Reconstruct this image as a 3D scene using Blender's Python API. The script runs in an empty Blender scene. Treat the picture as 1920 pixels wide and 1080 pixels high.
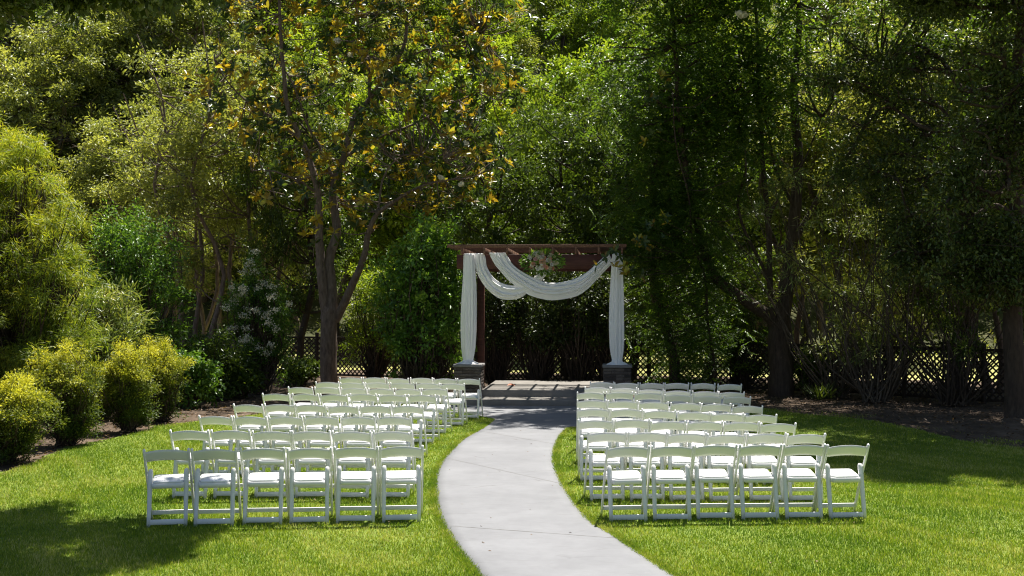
import bpy, math, random
import numpy as np
from mathutils import Vector, Matrix

# ------------------------------------------------------------------ camera, light, exposure
sc = bpy.context.scene
col = sc.collection
F = 2133.3            # focal length in photo pixels (1920 wide)
CH = 2.22             # camera height
HY = 569.0            # horizon row in the photo
cam_d = bpy.data.cameras.new('camera')
cam = bpy.data.objects.new('camera', cam_d)
col.objects.link(cam)
cam.location = (0, 0, CH)
cam.rotation_euler = (math.radians(90.0) + math.atan((HY - 540.0) / F), 0, 0)
cam_d.sensor_width = 36.0
cam_d.lens = 36.0 * F / 1920.0
cam_d.clip_start = 0.1
cam_d.clip_end = 1500.0
sc.camera = cam

SUN_EL = math.radians(67.0)
SUN_AZ = math.radians(27.0)      # from +Y towards +X
world = bpy.data.worlds.new('World')
sc.world = world
world.use_nodes = True
wn = world.node_tree.nodes
bg = wn['Background']
sky = wn.new('ShaderNodeTexSky')
sky.sky_type = 'NISHITA'
sky.sun_disc = False
sky.sun_elevation = SUN_EL
sky.sun_rotation = SUN_AZ
world.node_tree.links.new(sky.outputs[0], bg.inputs[0])
bg.inputs[1].default_value = 0.052

sun_d = bpy.data.lights.new('sun', 'SUN')
sun_d.energy = 5.0
sun_d.angle = math.radians(0.5)
sun_d.color = (1.0, 0.955, 0.88)
sun = bpy.data.objects.new('sun', sun_d)
col.objects.link(sun)
sdir = Vector((math.sin(SUN_AZ) * math.cos(SUN_EL), math.cos(SUN_AZ) * math.cos(SUN_EL), math.sin(SUN_EL)))
sun.rotation_euler = sdir.to_track_quat('Z', 'Y').to_euler()
sun.location = (20, 40, 60)

sc.view_settings.view_transform = 'Standard'
sc.view_settings.look = 'None'
sc.view_settings.exposure = 1.08
sc.view_settings.gamma = 1.0
sc.view_settings.use_curve_mapping = False
sc.cycles.max_bounces = 8
sc.cycles.diffuse_bounces = 4
sc.cycles.transmission_bounces = 5
sc.cycles.glossy_bounces = 2
sc.cycles.use_denoising = True
sc.cycles.denoiser = 'OPENIMAGEDENOISE'
sc.cycles.denoising_input_passes = 'RGB_ALBEDO_NORMAL'
sc.cycles.denoising_prefilter = 'NONE'
sc.cycles.filter_width = 1.15
sc.cycles.sample_clamp_indirect = 4.0
sc.cycles.caustics_reflective = False
sc.cycles.caustics_refractive = False

rng = np.random.default_rng(11)

# ------------------------------------------------------------------ helpers
def px(x, d):
    return (x - 960.0) * d / F

def pz(y, d):
    return CH + (HY - y) * d / F

def ground_pt(x, y):
    d = F * CH / (y - HY)
    return (px(x, d), d)

def sstep(a, b, x):
    t = np.clip((x - a) / (b - a), 0, 1)
    return t * t * (3 - 2 * t)

def gz(X, Y):
    X = np.asarray(X, float); Y = np.asarray(Y, float)
    return -0.034 * np.clip(X - 1.5, 0, 4.5) * sstep(11.5, 15.5, Y) * (1 - sstep(19.5, 22, Y))

def hill(X, Y):
    X = np.asarray(X, float); Y = np.asarray(Y, float)
    r = np.clip(Y - 50 - 4 * np.sin(X * 0.05), 0, 130)
    return 0.60 * r * sstep(0, 22, r) + 1.2 * np.sin(X * 0.11 + Y * 0.07) * sstep(0, 15, r)

def make_mesh(name, V, polys, var=None, smooth=False):
    """V (n,3); polys: array (m,k) or list of such arrays; var: per-face float."""
    if not isinstance(polys, list):
        polys = [polys]
    me = bpy.data.meshes.new(name)
    V = np.asarray(V, np.float32)
    polys = [np.asarray(p, np.int32) for p in polys if len(p)]
    nl = sum(p.size for p in polys)
    npoly = sum(len(p) for p in polys)
    me.vertices.add(len(V))
    me.vertices.foreach_set('co', V.ravel())
    me.loops.add(nl)
    me.loops.foreach_set('vertex_index', np.concatenate([p.ravel() for p in polys]))
    me.polygons.add(npoly)
    tot = np.concatenate([np.full(len(p), p.shape[1], np.int32) for p in polys])
    st = np.concatenate([[0], np.cumsum(tot)[:-1]]).astype(np.int32)
    me.polygons.foreach_set('loop_start', st)
    if smooth:
        me.polygons.foreach_set('use_smooth', np.ones(npoly, bool))
    me.update(calc_edges=True)
    if var is not None:
        a = me.attributes.new('var', 'FLOAT', 'FACE')
        a.data.foreach_set('value', np.asarray(var, np.float32))
    return me

def add(name, me, mat=None, parent=None, loc=None, rot=None, scale=None):
    o = bpy.data.objects.new(name, me)
    if mat is not None and me is not None and len(me.materials) == 0:
        me.materials.append(mat)
    col.objects.link(o)
    if parent is not None:
        o.parent = parent
    if loc is not None: o.location = loc
    if rot is not None: o.rotation_euler = rot
    if scale is not None: o.scale = scale
    return o

def tag(o, label=None, cat=None, group=None, kind=None):
    if label: o['label'] = label
    if cat: o['category'] = cat
    if group: o['group'] = group
    if kind: o['kind'] = kind
    return o

def empty(name, loc=(0, 0, 0), rz=0.0):
    o = bpy.data.objects.new(name, None)
    col.objects.link(o)
    o.location = loc
    o.rotation_euler = (0, 0, rz)
    return o

def copy_tree(o, parent=None):
    c = o.copy()
    col.objects.link(c)
    c.parent = parent
    for ch in list(o.children):
        copy_tree(ch, c)
    return c

class MB:
    """collects boxes / tubes into one mesh"""
    def __init__(self):
        self.V = []; self.Q = []; self.T = []; self.n = 0
    def addv(self, V, Q=None, T=None):
        V = np.asarray(V, float)
        self.V.append(V)
        if Q is not None and len(Q): self.Q.append(np.asarray(Q) + self.n)
        if T is not None and len(T): self.T.append(np.asarray(T) + self.n)
        self.n += len(V)
    def box(self, x0, x1, y0, y1, z0, z1):
        v = [(x, y, z) for z in (z0, z1) for y in (y0, y1) for x in (x0, x1)]
        self.addv(v, [(0, 2, 3, 1), (4, 5, 7, 6), (0, 1, 5, 4), (2, 6, 7, 3), (0, 4, 6, 2), (1, 3, 7, 5)])
    def bbox(self, x0, x1, y0, y1, z0, z1, b=0.004):
        """box with chamfered edges"""
        c = np.array([(x0 + x1) / 2, (y0 + y1) / 2, (z0 + z1) / 2])
        h = np.array([x1 - x0, y1 - y0, z1 - z0]) / 2
        V = []
        idx = {}
        for sx in (-1, 1):
            for sy in (-1, 1):
                for sz in (-1, 1):
                    for ax in range(3):
                        p = np.array([sx, sy, sz]) * (h - b)
                        p[ax] = (sx, sy, sz)[ax] * h[ax]
                        idx[(sx, sy, sz, ax)] = len(V)
                        V.append(c + p)
        Q = []; T = []
        for ax in range(3):
            u, w = (ax + 1) % 3, (ax + 2) % 3
            for s in (-1, 1):
                q = []
                for a, bb in ((-1, -1), (1, -1), (1, 1), (-1, 1)):
                    k = [0, 0, 0]; k[ax] = s; k[u] = a; k[w] = bb
                    q.append(idx[(k[0], k[1], k[2], ax)])
                Q.append(q if s > 0 else q[::-1])
            for a in (-1, 1):
                for bb in (-1, 1):
                    k0 = [0, 0, 0]; k1 = [0, 0, 0]
                    k0[ax] = -1; k1[ax] = 1
                    for k in (k0, k1): k[u] = a; k[w] = bb
                    q = [idx[(*k0, u)], idx[(*k1, u)], idx[(*k1, w)], idx[(*k0, w)]]
                    Q.append(q if a * bb < 0 else q[::-1])
        for sx in (-1, 1):
            for sy in (-1, 1):
                for sz in (-1, 1):
                    t = [idx[(sx, sy, sz, a)] for a in range(3)]
                    T.append(t if sx * sy * sz > 0 else t[::-1])
        self.addv(V, Q, T)
    def tube(self, pts, radii, n=7, cap=True, rough=0.0):
        pts = np.asarray(pts, float); m = len(pts)
        radii = np.broadcast_to(np.asarray(radii, float), (m,))
        tg = np.gradient(pts, axis=0)
        tg /= np.linalg.norm(tg, axis=1, keepdims=True) + 1e-9
        ref = np.array([0.0, 0, 1]) if abs(tg[:, 2]).mean() < 0.8 else np.array([1.0, 0, 0])
        a = np.cross(tg, ref); a /= np.linalg.norm(a, axis=1, keepdims=True) + 1e-9
        b = np.cross(tg, a)
        th = np.linspace(0, 2 * math.pi, n, endpoint=False)
        rr = radii[:, None] * (1 + rough * np.random.default_rng(m + n).normal(size=(m, n)))
        V = pts[:, None, :] + rr[..., None] * (np.cos(th)[None, :, None] * a[:, None, :] + np.sin(th)[None, :, None] * b[:, None, :])
        i = np.arange(m - 1)[:, None] * n; j = np.arange(n)[None, :]; j2 = (j + 1) % n
        Q = np.stack([i + j, i + j2, i + n + j2, i + n + j], -1).reshape(-1, 4)
        V = V.reshape(-1, 3); T = []
        if cap:
            V = np.vstack([V, pts[0], pts[-1]])
            e = (m - 1) * n
            T = [(m * n, k2, k) for k, k2 in ((k, (k + 1) % n) for k in range(n))]
            T += [(m * n + 1, e + k, e + k2) for k, k2 in ((k, (k + 1) % n) for k in range(n))]
        self.addv(V, Q, T)
    def mesh(self, name, smooth=False):
        P = []
        if self.Q: P.append(np.vstack(self.Q))
        if self.T: P.append(np.vstack(self.T))
        return make_mesh(name, np.vstack(self.V), P, smooth=smooth)

def smooth_path(pts, m):
    """Catmull-Rom through pts, m samples"""
    P = np.asarray(pts, float)
    P = np.vstack([2 * P[0] - P[1], P, 2 * P[-1] - P[-2]])
    n = len(P) - 3
    out = []
    for t in np.linspace(0, n - 1e-6, m):
        i = int(t); u = t - i
        p0, p1, p2, p3 = P[i:i + 4]
        out.append(0.5 * (2 * p1 + (p2 - p0) * u + (2 * p0 - 5 * p1 + 4 * p2 - p3) * u * u + (3 * p1 - p0 - 3 * p2 + p3) * u ** 3))
    return np.array(out)

def unit(v):
    return v / (np.linalg.norm(v, axis=-1, keepdims=True) + 1e-9)

def in_poly(X, Y, poly):
    X = np.asarray(X); Y = np.asarray(Y)
    r = np.zeros(X.shape, bool)
    n = len(poly)
    for i in range(n):
        x0, y0 = poly[i]; x1, y1 = poly[(i + 1) % n]
        c = ((y0 > Y) != (y1 > Y))
        with np.errstate(divide='ignore', invalid='ignore'):
            xi = (x1 - x0) * (Y - y0) / (y1 - y0 + 1e-12) + x0
        r ^= c & (X < xi)
    return r

# ------------------------------------------------------------------ materials
def new_mat(name):
    m = bpy.data.materials.new(name)
    m.use_nodes = True
    nt = m.node_tree
    return m, nt, nt.nodes, nt.links, nt.nodes['Principled BSDF']

def noise_mat(name, stops, scale=5.0, rough=0.7, bump=0.0, bump_scale=40.0, detail=6.0, spec=0.3, stretch=(1, 1, 1), coord='Object'):
    m, nt, N, L, P = new_mat(name)
    tc = N.new('ShaderNodeTexCoord'); mp = N.new('ShaderNodeMapping')
    mp.inputs['Scale'].default_value = stretch
    L.new(tc.outputs[coord], mp.inputs[0])
    nz = N.new('ShaderNodeTexNoise'); nz.inputs['Scale'].default_value = scale; nz.inputs['Detail'].default_value = detail
    nz.inputs['Roughness'].default_value = 0.65
    L.new(mp.outputs[0], nz.inputs[0])
    cr = N.new('ShaderNodeValToRGB')
    el = cr.color_ramp.elements
    while len(el) < len(stops): el.new(0.5)
    for e, (p, c) in zip(el, stops):
        e.position = p; e.color = (*c, 1)
    L.new(nz.outputs[0], cr.inputs[0]); L.new(cr.outputs[0], P.inputs['Base Color'])
    P.inputs['Roughness'].default_value = rough
    P.inputs['Specular IOR Level'].default_value = spec
    if bump:
        n2 = N.new('ShaderNodeTexNoise'); n2.inputs['Scale'].default_value = bump_scale; n2.inputs['Detail'].default_value = 5
        L.new(mp.outputs[0], n2.inputs[0])
        b = N.new('ShaderNodeBump'); b.inputs['Strength'].default_value = bump; b.inputs['Distance'].default_value = 0.02
        L.new(n2.outputs[0], b.inputs['Height']); L.new(b.outputs[0], P.inputs['Normal'])
    return m

def leaf_mat(name, stops, trans=0.4, rough=0.42, spec=0.45, tint=(1.25, 1.2, 0.45), gain=1.5):
    """leaf colour comes from the per-leaf value 'var'; part of the light passes through the blade"""
    m, nt, N, L, P = new_mat(name)
    at = N.new('ShaderNodeAttribute'); at.attribute_name = 'var'
    cr = N.new('ShaderNodeValToRGB'); el = cr.color_ramp.elements
    while len(el) < len(stops): el.new(0.5)
    for e, (p, c) in zip(el, stops):
        e.position = p; e.color = (*(x * gain for x in c), 1)
    L.new(at.outputs['Fac'], cr.inputs[0])
    L.new(cr.outputs[0], P.inputs['Base Color'])
    P.inputs['Roughness'].default_value = rough
    P.inputs['Specular IOR Level'].default_value = spec
    mul = N.new('ShaderNodeMix'); mul.data_type = 'RGBA'; mul.blend_type = 'MULTIPLY'; mul.inputs[0].default_value = 1.0
    L.new(cr.outputs[0], mul.inputs[6]); mul.inputs[7].default_value = (*tint, 1)
    tr = N.new('ShaderNodeBsdfTranslucent'); L.new(mul.outputs[2], tr.inputs[0])
    mx = N.new('ShaderNodeMixShader'); mx.inputs[0].default_value = trans
    L.new(P.outputs[0], mx.inputs[1]); L.new(tr.outputs[0], mx.inputs[2])
    L.new(mx.outputs[0], N['Material Output'].inputs[0])
    return m

M = {}
M['resin'] = noise_mat('white_resin', [(0.3, (0.79, 0.78, 0.775)), (0.7, (0.83, 0.82, 0.815))], 3, 0.42, 0.04, 60, spec=0.4)
M['pad'] = noise_mat('white_vinyl', [(0.3, (0.84, 0.84, 0.83)), (0.7, (0.87, 0.87, 0.86))], 6, 0.36, 0.05, 30, spec=0.4)
M['soil'] = noise_mat('soil', [(0.25, (0.035, 0.023, 0.014)), (0.5, (0.09, 0.062, 0.04)), (0.75, (0.16, 0.115, 0.08))], 2.2, 0.95, 0.7, 18, 8)
M['lawn'] = noise_mat('lawn_turf', [(0.3, (0.10, 0.155, 0.018)), (0.55, (0.15, 0.205, 0.025)), (0.75, (0.21, 0.245, 0.04))], 1.6, 0.9, 0.5, 60, 9)
M['deckc'] = noise_mat('tan_concrete', [(0.3, (0.16, 0.148, 0.132)), (0.6, (0.225, 0.208, 0.186)), (0.8, (0.28, 0.26, 0.232))], 2.5, 0.85, 0.25, 30, 8)
M['bark'] = noise_mat('grey_brown_bark', [(0.3, (0.09, 0.066, 0.052)), (0.55, (0.20, 0.15, 0.118)), (0.78, (0.31, 0.25, 0.205))], 6, 0.9, 0.8, 22, 8, stretch=(3, 3, 0.7))
M['barkd'] = noise_mat('dark_bark', [(0.3, (0.035, 0.026, 0.02)), (0.6, (0.085, 0.062, 0.045)), (0.8, (0.14, 0.105, 0.08))], 6, 0.9, 0.8, 22, 8, stretch=(3, 3, 0.7))
M['twig'] = noise_mat('pale_twig', [(0.3, (0.06, 0.045, 0.032)), (0.7, (0.14, 0.11, 0.08))], 8, 0.85)
M['wood'] = noise_mat('red_brown_timber', [(0.3, (0.055, 0.020, 0.015)), (0.6, (0.10, 0.036, 0.026)), (0.8, (0.15, 0.06, 0.04))], 3, 0.6, 0.25, 40, stretch=(1, 8, 8))
M['rafter'] = noise_mat('tan_brown_timber', [(0.3, (0.11, 0.055, 0.035)), (0.6, (0.20, 0.105, 0.065)), (0.8, (0.28, 0.165, 0.11))], 4, 0.75, 0.3, 40, stretch=(6, 1, 6))  # paler and less red than the beam timber
M['lattice'] = noise_mat('dark_lattice_wood', [(0.3, (0.028, 0.02, 0.016)), (0.7, (0.065, 0.046, 0.036))], 5, 0.8)
M['capstone'] = noise_mat('grey_capstone', [(0.3, (0.16, 0.15, 0.145)), (0.7, (0.27, 0.255, 0.245))], 8, 0.85, 0.4, 50)
M['cloth'] = None
M['hillg'] = noise_mat('hill_undergrowth', [(0.3, (0.03, 0.035, 0.012)), (0.55, (0.075, 0.08, 0.025)), (0.75, (0.14, 0.125, 0.055))], 0.5, 0.95, 0.6, 4, 9)

def stone_mat():
    m, nt, N, L, P = new_mat('stacked_stone')
    oi = N.new('ShaderNodeObjectInfo')
    cr = N.new('ShaderNodeValToRGB'); el = cr.color_ramp.elements
    for p in (0.35, 0.7): el.new(p)
    for e, (p, c) in zip(el, [(0, (0.075, 0.062, 0.055)), (0.35, (0.14, 0.105, 0.085)), (0.7, (0.18, 0.15, 0.13)), (1, (0.23, 0.185, 0.155))]):
        e.position = p; e.color = (*c, 1)
    L.new(oi.outputs['Random'], cr.inputs[0])
    tc = N.new('ShaderNodeTexCoord')
    nz = N.new('ShaderNodeTexNoise'); nz.inputs['Scale'].default_value = 6; nz.inputs['Detail'].default_value = 8
    L.new(tc.outputs['Object'], nz.inputs[0])
    mx = N.new('ShaderNodeMix'); mx.data_type = 'RGBA'; mx.blend_type = 'MULTIPLY'; mx.inputs[0].default_value = 0.6
    L.new(cr.outputs[0], mx.inputs[6]); L.new(nz.outputs[0], mx.inputs[7]); L.new(mx.outputs[2], P.inputs['Base Color'])
    b = N.new('ShaderNodeBump'); b.inputs['Strength'].default_value = 0.6; b.inputs['Distance'].default_value = 0.05
    L.new(nz.outputs[0], b.inputs['Height']); L.new(b.outputs[0], P.inputs['Normal'])
    P.inputs['Roughness'].default_value = 0.9
    return m
M['stone'] = stone_mat()

def cloth_mat():
    m, nt, N, L, P = new_mat('sheer_white_chiffon')
    P.inputs['Base Color'].default_value = (0.90, 0.895, 0.88, 1); P.inputs['Roughness'].default_value = 0.75
    P.inputs['Specular IOR Level'].default_value = 0.15
    tr = N.new('ShaderNodeBsdfTranslucent'); tr.inputs[0].default_value = (0.82, 0.81, 0.80, 1)
    mx = N.new('ShaderNodeMixShader'); mx.inputs[0].default_value = 0.12
    L.new(P.outputs[0], mx.inputs[1]); L.new(tr.outputs[0], mx.inputs[2]); L.new(mx.outputs[0], N['Material Output'].inputs[0])
    return m
M['cloth'] = cloth_mat()

def path_mat():
    m, nt, N, L, P = new_mat('pale_stamped_concrete')
    tc = N.new('ShaderNodeTexCoord')
    n1 = N.new('ShaderNodeTexNoise'); n1.inputs['Scale'].default_value = 0.9; n1.inputs['Detail'].default_value = 10; n1.inputs['Roughness'].default_value = 0.7
    L.new(tc.outputs['Object'], n1.inputs[0])
    cr = N.new('ShaderNodeValToRGB'); el = cr.color_ramp.elements
    el[0].position = 0.3; el[0].color = (0.168, 0.170, 0.177, 1); el[1].position = 0.72; el[1].color = (0.236, 0.239, 0.247, 1)
    L.new(n1.outputs[0], cr.inputs[0])
    # broken crack lines of the stamped slate pattern
    mp = N.new('ShaderNodeMapping'); mp.inputs['Scale'].default_value = (0.55, 1.5, 1); L.new(tc.outputs['Object'], mp.inputs[0])
    nd = N.new('ShaderNodeTexNoise'); nd.inputs['Scale'].default_value = 1.7; nd.inputs['Detail'].default_value = 3; L.new(mp.outputs[0], nd.inputs[0])
    va = N.new('ShaderNodeMix'); va.data_type = 'VECTOR'; va.inputs[0].default_value = 0.22
    L.new(mp.outputs[0], va.inputs[4]); L.new(nd.outputs[1], va.inputs[5])
    vo = N.new('ShaderNodeTexVoronoi'); vo.feature = 'DISTANCE_TO_EDGE'; vo.inputs['Scale'].default_value = 1.5; L.new(va.outputs[1], vo.inputs[0])
    ln = N.new('ShaderNodeMapRange'); ln.inputs[1].default_value = 0.0; ln.inputs[2].default_value = 0.016; ln.inputs[3].default_value = 1; ln.inputs[4].default_value = 0
    L.new(vo.outputs[0], ln.inputs[0])
    nb = N.new('ShaderNodeTexNoise'); nb.inputs['Scale'].default_value = 2.3; nb.inputs['Detail'].default_value = 4; L.new(tc.outputs['Object'], nb.inputs[0])
    mr = N.new('ShaderNodeMapRange'); mr.inputs[1].default_value = 0.48; mr.inputs[2].default_value = 0.66; L.new(nb.outputs[0], mr.inputs[0])
    mu = N.new('ShaderNodeMath'); mu.operation = 'MULTIPLY'; L.new(ln.outputs[0], mu.inputs[0]); L.new(mr.outputs[0], mu.inputs[1])
    m2 = N.new('ShaderNodeMath'); m2.operation = 'MULTIPLY'; m2.inputs[1].default_value = 0.45; L.new(mu.outputs[0], m2.inputs[0])
    mx = N.new('ShaderNodeMix'); mx.data_type = 'RGBA'; L.new(m2.outputs[0], mx.inputs[0]); L.new(cr.outputs[0], mx.inputs[6]); mx.inputs[7].default_value = (0.07, 0.065, 0.06, 1)
    # faint stains
    n3 = N.new('ShaderNodeTexNoise'); n3.inputs['Scale'].default_value = 14; n3.inputs['Detail'].default_value = 8; L.new(mp.outputs[0], n3.inputs[0])
    r3 = N.new('ShaderNodeMapRange'); r3.inputs[1].default_value = 0.58; r3.inputs[2].default_value = 0.8; r3.inputs[4].default_value = 0.35; L.new(n3.outputs[0], r3.inputs[0])
    mx2 = N.new('ShaderNodeMix'); mx2.data_type = 'RGBA'; L.new(r3.outputs[0], mx2.inputs[0]); L.new(mx.outputs[2], mx2.inputs[6]); mx2.inputs[7].default_value = (0.15, 0.147, 0.145, 1)
    L.new(mx2.outputs[2], P.inputs['Base Color'])
    b = N.new('ShaderNodeBump'); b.inputs['Strength'].default_value = 0.35; b.inputs['Distance'].default_value = 0.012
    L.new(n1.outputs[0], b.inputs['Height']); L.new(b.outputs[0], P.inputs['Normal'])
    P.inputs['Roughness'].default_value = 0.8; P.inputs['Specular IOR Level'].default_value = 0.2
    return m
M['path'] = path_mat()

LM = {}
LM['grass'] = leaf_mat('grass_blade', [(0.0, (0.06, 0.118, 0.012)), (0.5, (0.152, 0.208, 0.018)), (0.85, (0.245, 0.265, 0.035)), (1.0, (0.40, 0.37, 0.16))], 0.40, 0.5, 0.3, (1.1, 1.15, 0.6), 1.5)
LM['bright'] = leaf_mat('bright_leaf', [(0, (0.036, 0.058, 0.008)), (0.5, (0.082, 0.118, 0.012)), (1, (0.145, 0.175, 0.022))], 0.55, gain=2.5)
LM['olive'] = leaf_mat('olive_leaf', [(0, (0.045, 0.055, 0.018)), (0.5, (0.09, 0.105, 0.030)), (1, (0.155, 0.16, 0.055))], 0.5, gain=3.0)
LM['dark'] = leaf_mat('dark_glossy_leaf', [(0, (0.020, 0.036, 0.007)), (0.6, (0.042, 0.068, 0.011)), (1, (0.085, 0.115, 0.02))], 0.46, 0.38, 0.45, gain=2.0)
LM['magnolia'] = leaf_mat('magnolia_leaf', [(0, (0.018, 0.036, 0.012)), (0.42, (0.042, 0.066, 0.016)), (0.55, (0.10, 0.070, 0.014)), (0.8, (0.19, 0.145, 0.018)), (1.0, (0.23, 0.23, 0.035))], 0.46, 0.33, 0.5, (1.3, 1.15, 0.4), 2.0)
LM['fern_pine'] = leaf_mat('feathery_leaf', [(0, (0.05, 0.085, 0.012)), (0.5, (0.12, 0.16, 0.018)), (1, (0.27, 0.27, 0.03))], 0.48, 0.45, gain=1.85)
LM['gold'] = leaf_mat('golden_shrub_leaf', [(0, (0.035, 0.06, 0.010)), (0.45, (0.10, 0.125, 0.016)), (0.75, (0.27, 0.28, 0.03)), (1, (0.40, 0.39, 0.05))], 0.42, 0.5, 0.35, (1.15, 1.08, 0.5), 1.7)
LM['oleander'] = leaf_mat('oleander_leaf', [(0, (0.05, 0.075, 0.022)), (0.6, (0.115, 0.145, 0.04)), (1, (0.23, 0.225, 0.075))], 0.38, 0.36, gain=2.0)
LM['laurel'] = leaf_mat('laurel_leaf', [(0, (0.022, 0.050, 0.009)), (0.6, (0.050, 0.10, 0.014)), (1, (0.11, 0.165, 0.025))], 0.42, 0.40, 0.45, gain=2.3)
LM['oak'] = leaf_mat('oak_leaf', [(0, (0.022, 0.036, 0.009)), (0.6, (0.044, 0.066, 0.014)), (1, (0.10, 0.12, 0.03))], 0.3, 0.38, 0.45, gain=2.0)
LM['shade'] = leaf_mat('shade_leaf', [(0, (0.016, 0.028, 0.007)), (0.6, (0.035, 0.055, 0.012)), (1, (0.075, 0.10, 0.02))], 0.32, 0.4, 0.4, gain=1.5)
LM['laurel2'] = leaf_mat('cherry_laurel_leaf', [(0, (0.03, 0.065, 0.010)), (0.6, (0.06, 0.115, 0.016)), (1, (0.13, 0.18, 0.03))], 0.42, 0.34, 0.5, gain=2.4)
LM['wisteria'] = leaf_mat('wisteria_leaflet', [(0, (0.022, 0.044, 0.008)), (0.6, (0.044, 0.080, 0.011)), (1, (0.105, 0.145, 0.018))], 0.5, gain=2.5)
LM['litter'] = leaf_mat('dry_leaf_litter', [(0, (0.06, 0.035, 0.02)), (0.6, (0.15, 0.09, 0.05)), (1, (0.30, 0.20, 0.12))], 0.15, 0.7, gain=1.0)
LM['petal'] = leaf_mat('cream_petal', [(0, (0.55, 0.50, 0.36)), (1, (0.82, 0.80, 0.68))], 0.3, 0.6, 0.2, (1, 1, 0.9), 1.0)

# ------------------------------------------------------------------ leaves and trees
def leaf_geo(P, D, Nn, Ls, Ws, fold=0.25, oval=False):
    """leaf blades: P base, D axis, Nn blade normal"""
    n = len(P)
    D = unit(D); S = unit(np.cross(D, Nn)); U = np.cross(S, D)
    Ls = np.broadcast_to(Ls, (n,))[:, None]; Ws = np.broadcast_to(Ws, (n,))[:, None]
    if not oval:
        mid = P + D * Ls * 0.45 - U * Ls * 0.03
        V = np.stack([P, mid + S * Ws * 0.5 + U * Ws * fold, P + D * Ls - U * Ls * 0.05, mid - S * Ws * 0.5 + U * Ws * fold], 1).reshape(-1, 3)
        i = np.arange(n)[:, None] * 4
        T = np.concatenate([i + [0, 1, 2], i + [0, 2, 3]], 1).reshape(-1, 3)
        return V, T, 2
    a = P + D * Ls * 0.28; b = P + D * Ls * 0.68 - U * Ls * 0.05
    V = np.stack([P, a + S * Ws * 0.42 + U * Ws * fold, b + S * Ws * 0.46 + U * Ws * fold, P + D * Ls - U * Ls * 0.14,
                  b - S * Ws * 0.46 + U * Ws * fold, a - S * Ws * 0.42 + U * Ws * fold], 1).reshape(-1, 3)
    i = np.arange(n)[:, None] * 6
    T = np.concatenate([i + [0, 1, 2], i + [0, 2, 3], i + [0, 3, 4], i + [0, 4, 5]], 1).reshape(-1, 3)
    return V, T, 4

def clump_leaves(r, C, R, n, L, W, flat=0.65, droop=0.25, spread=1.0, var_shift=None, noise=0.22):
    """n leaves in every clump (centre C, radius R); returns arrays for leaf_geo and the colour value"""
    C = np.asarray(C, float); k = len(C)
    R = np.broadcast_to(np.asarray(R, float), (k,))
    off = r.normal(size=(k, n, 3)); rad = r.random((k, n, 1)) ** 0.45
    off = off / np.linalg.norm(off, axis=2, keepdims=True) * rad
    # twig-like grouping: pull leaves to a few rays of the clump
    rays = unit(r.normal(size=(k, 9, 3))); pick = r.integers(0, 9, (k, n))
    ray = np.take_along_axis(rays, pick[..., None].repeat(3, 2), 1)
    off = 0.45 * off + 0.6 * ray * rad
    off[..., 2] *= flat
    P = C[:, None, :] + off * R[:, None, None]
    D = ray * spread + r.normal(size=(k, n, 3)) * 0.55; D[..., 2] -= droop
    Nn = r.normal(size=(k, n, 3)) * 0.6; Nn[..., 2] += 1.0
    Ls = L * (0.7 + 0.6 * r.random((k, n))); Ws = W * (0.75 + 0.5 * r.random((k, n)))
    cv = r.normal(0.45, 0.16, (k, 1)) + r.normal(0, noise, (k, n))
    if var_shift is not None: cv = cv + var_shift(P)
    return P.reshape(-1, 3), D.reshape(-1, 3), Nn.reshape(-1, 3), Ls.ravel(), Ws.ravel(), np.clip(cv, 0, 1).ravel()

def crown_mesh(name, parts, fold=0.25, oval=False):
    Vs = []; Ts = []; vs = []; n0 = 0
    for (P, D, Nn, Ls, Ws, cv) in parts:
        V, T, k = leaf_geo(P, D, Nn, Ls, Ws, fold, oval)
        Vs.append(V); Ts.append(T + n0); n0 += len(V); vs.append(np.repeat(cv, k))
    return make_mesh(name, np.vstack(Vs), np.vstack(Ts), var=np.concatenate(vs))

def ell_points(r, n, c, rad, shell=0.5, lo=-1.0):
    out = []
    while len(out) < n:
        v = r.normal(size=3); v /= np.linalg.norm(v)
        if v[2] < lo: continue
        k = shell + (1 - shell) * r.random() ** 0.7
        out.append(np.array(c) + v * np.array(rad) * k * (0.82 + 0.3 * r.random()))
    return np.array(out)

def limb_to(mb, r, a, b, r0, r1, n=6, m=6, sag=0.12):
    a = np.asarray(a, float); b = np.asarray(b, float)
    d = np.linalg.norm(b - a)
    mid1 = a + (b - a) * 0.35 + np.array([r.normal() * 0.07, r.normal() * 0.07, -sag]) * d * 0.8
    mid2 = a + (b - a) * 0.7 + np.array([r.normal() * 0.06, r.normal() * 0.06, -sag * 0.3]) * d
    pts = smooth_path([a, mid1, mid2, b], m)
    mb.tube(pts, np.linspace(r0, r1, m), n, cap=False)

def branch_out(mb, r, trunk_pts, C, r0, r1, sag=0.05):
    """every clump hangs on the nearest wood already grown, so boughs divide"""
    pts = [np.asarray(p, float) for p in trunk_pts]; lev = [0] * len(pts)
    order = np.argsort([min(np.linalg.norm(c - p) for p in pts) for c in C])
    for k in order:
        c = C[k]; A = np.array(pts)
        cost = np.linalg.norm(A - c, axis=1) + 0.35 * np.array(lev) + 0.5 * np.clip(A[:, 2] - c[2] + 0.2, 0, 9)
        j = int(np.argmin(cost)); a = A[j]; L0 = lev[j]
        w0 = max(r1 * 1.6, r0 * 0.62 ** L0)
        d = np.linalg.norm(c - a); mid = a + (c - a) * 0.5 + r.normal(size=3) * 0.12 * d + np.array([0, 0, sag * d])
        p = smooth_path([a, mid, c], 6); mb.tube(p, np.linspace(w0, max(r1, w0 * .55), 6), 5, cap=False)
        pts += [p[2], p[4], p[5]]; lev += [L0 + 1] * 3

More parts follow.
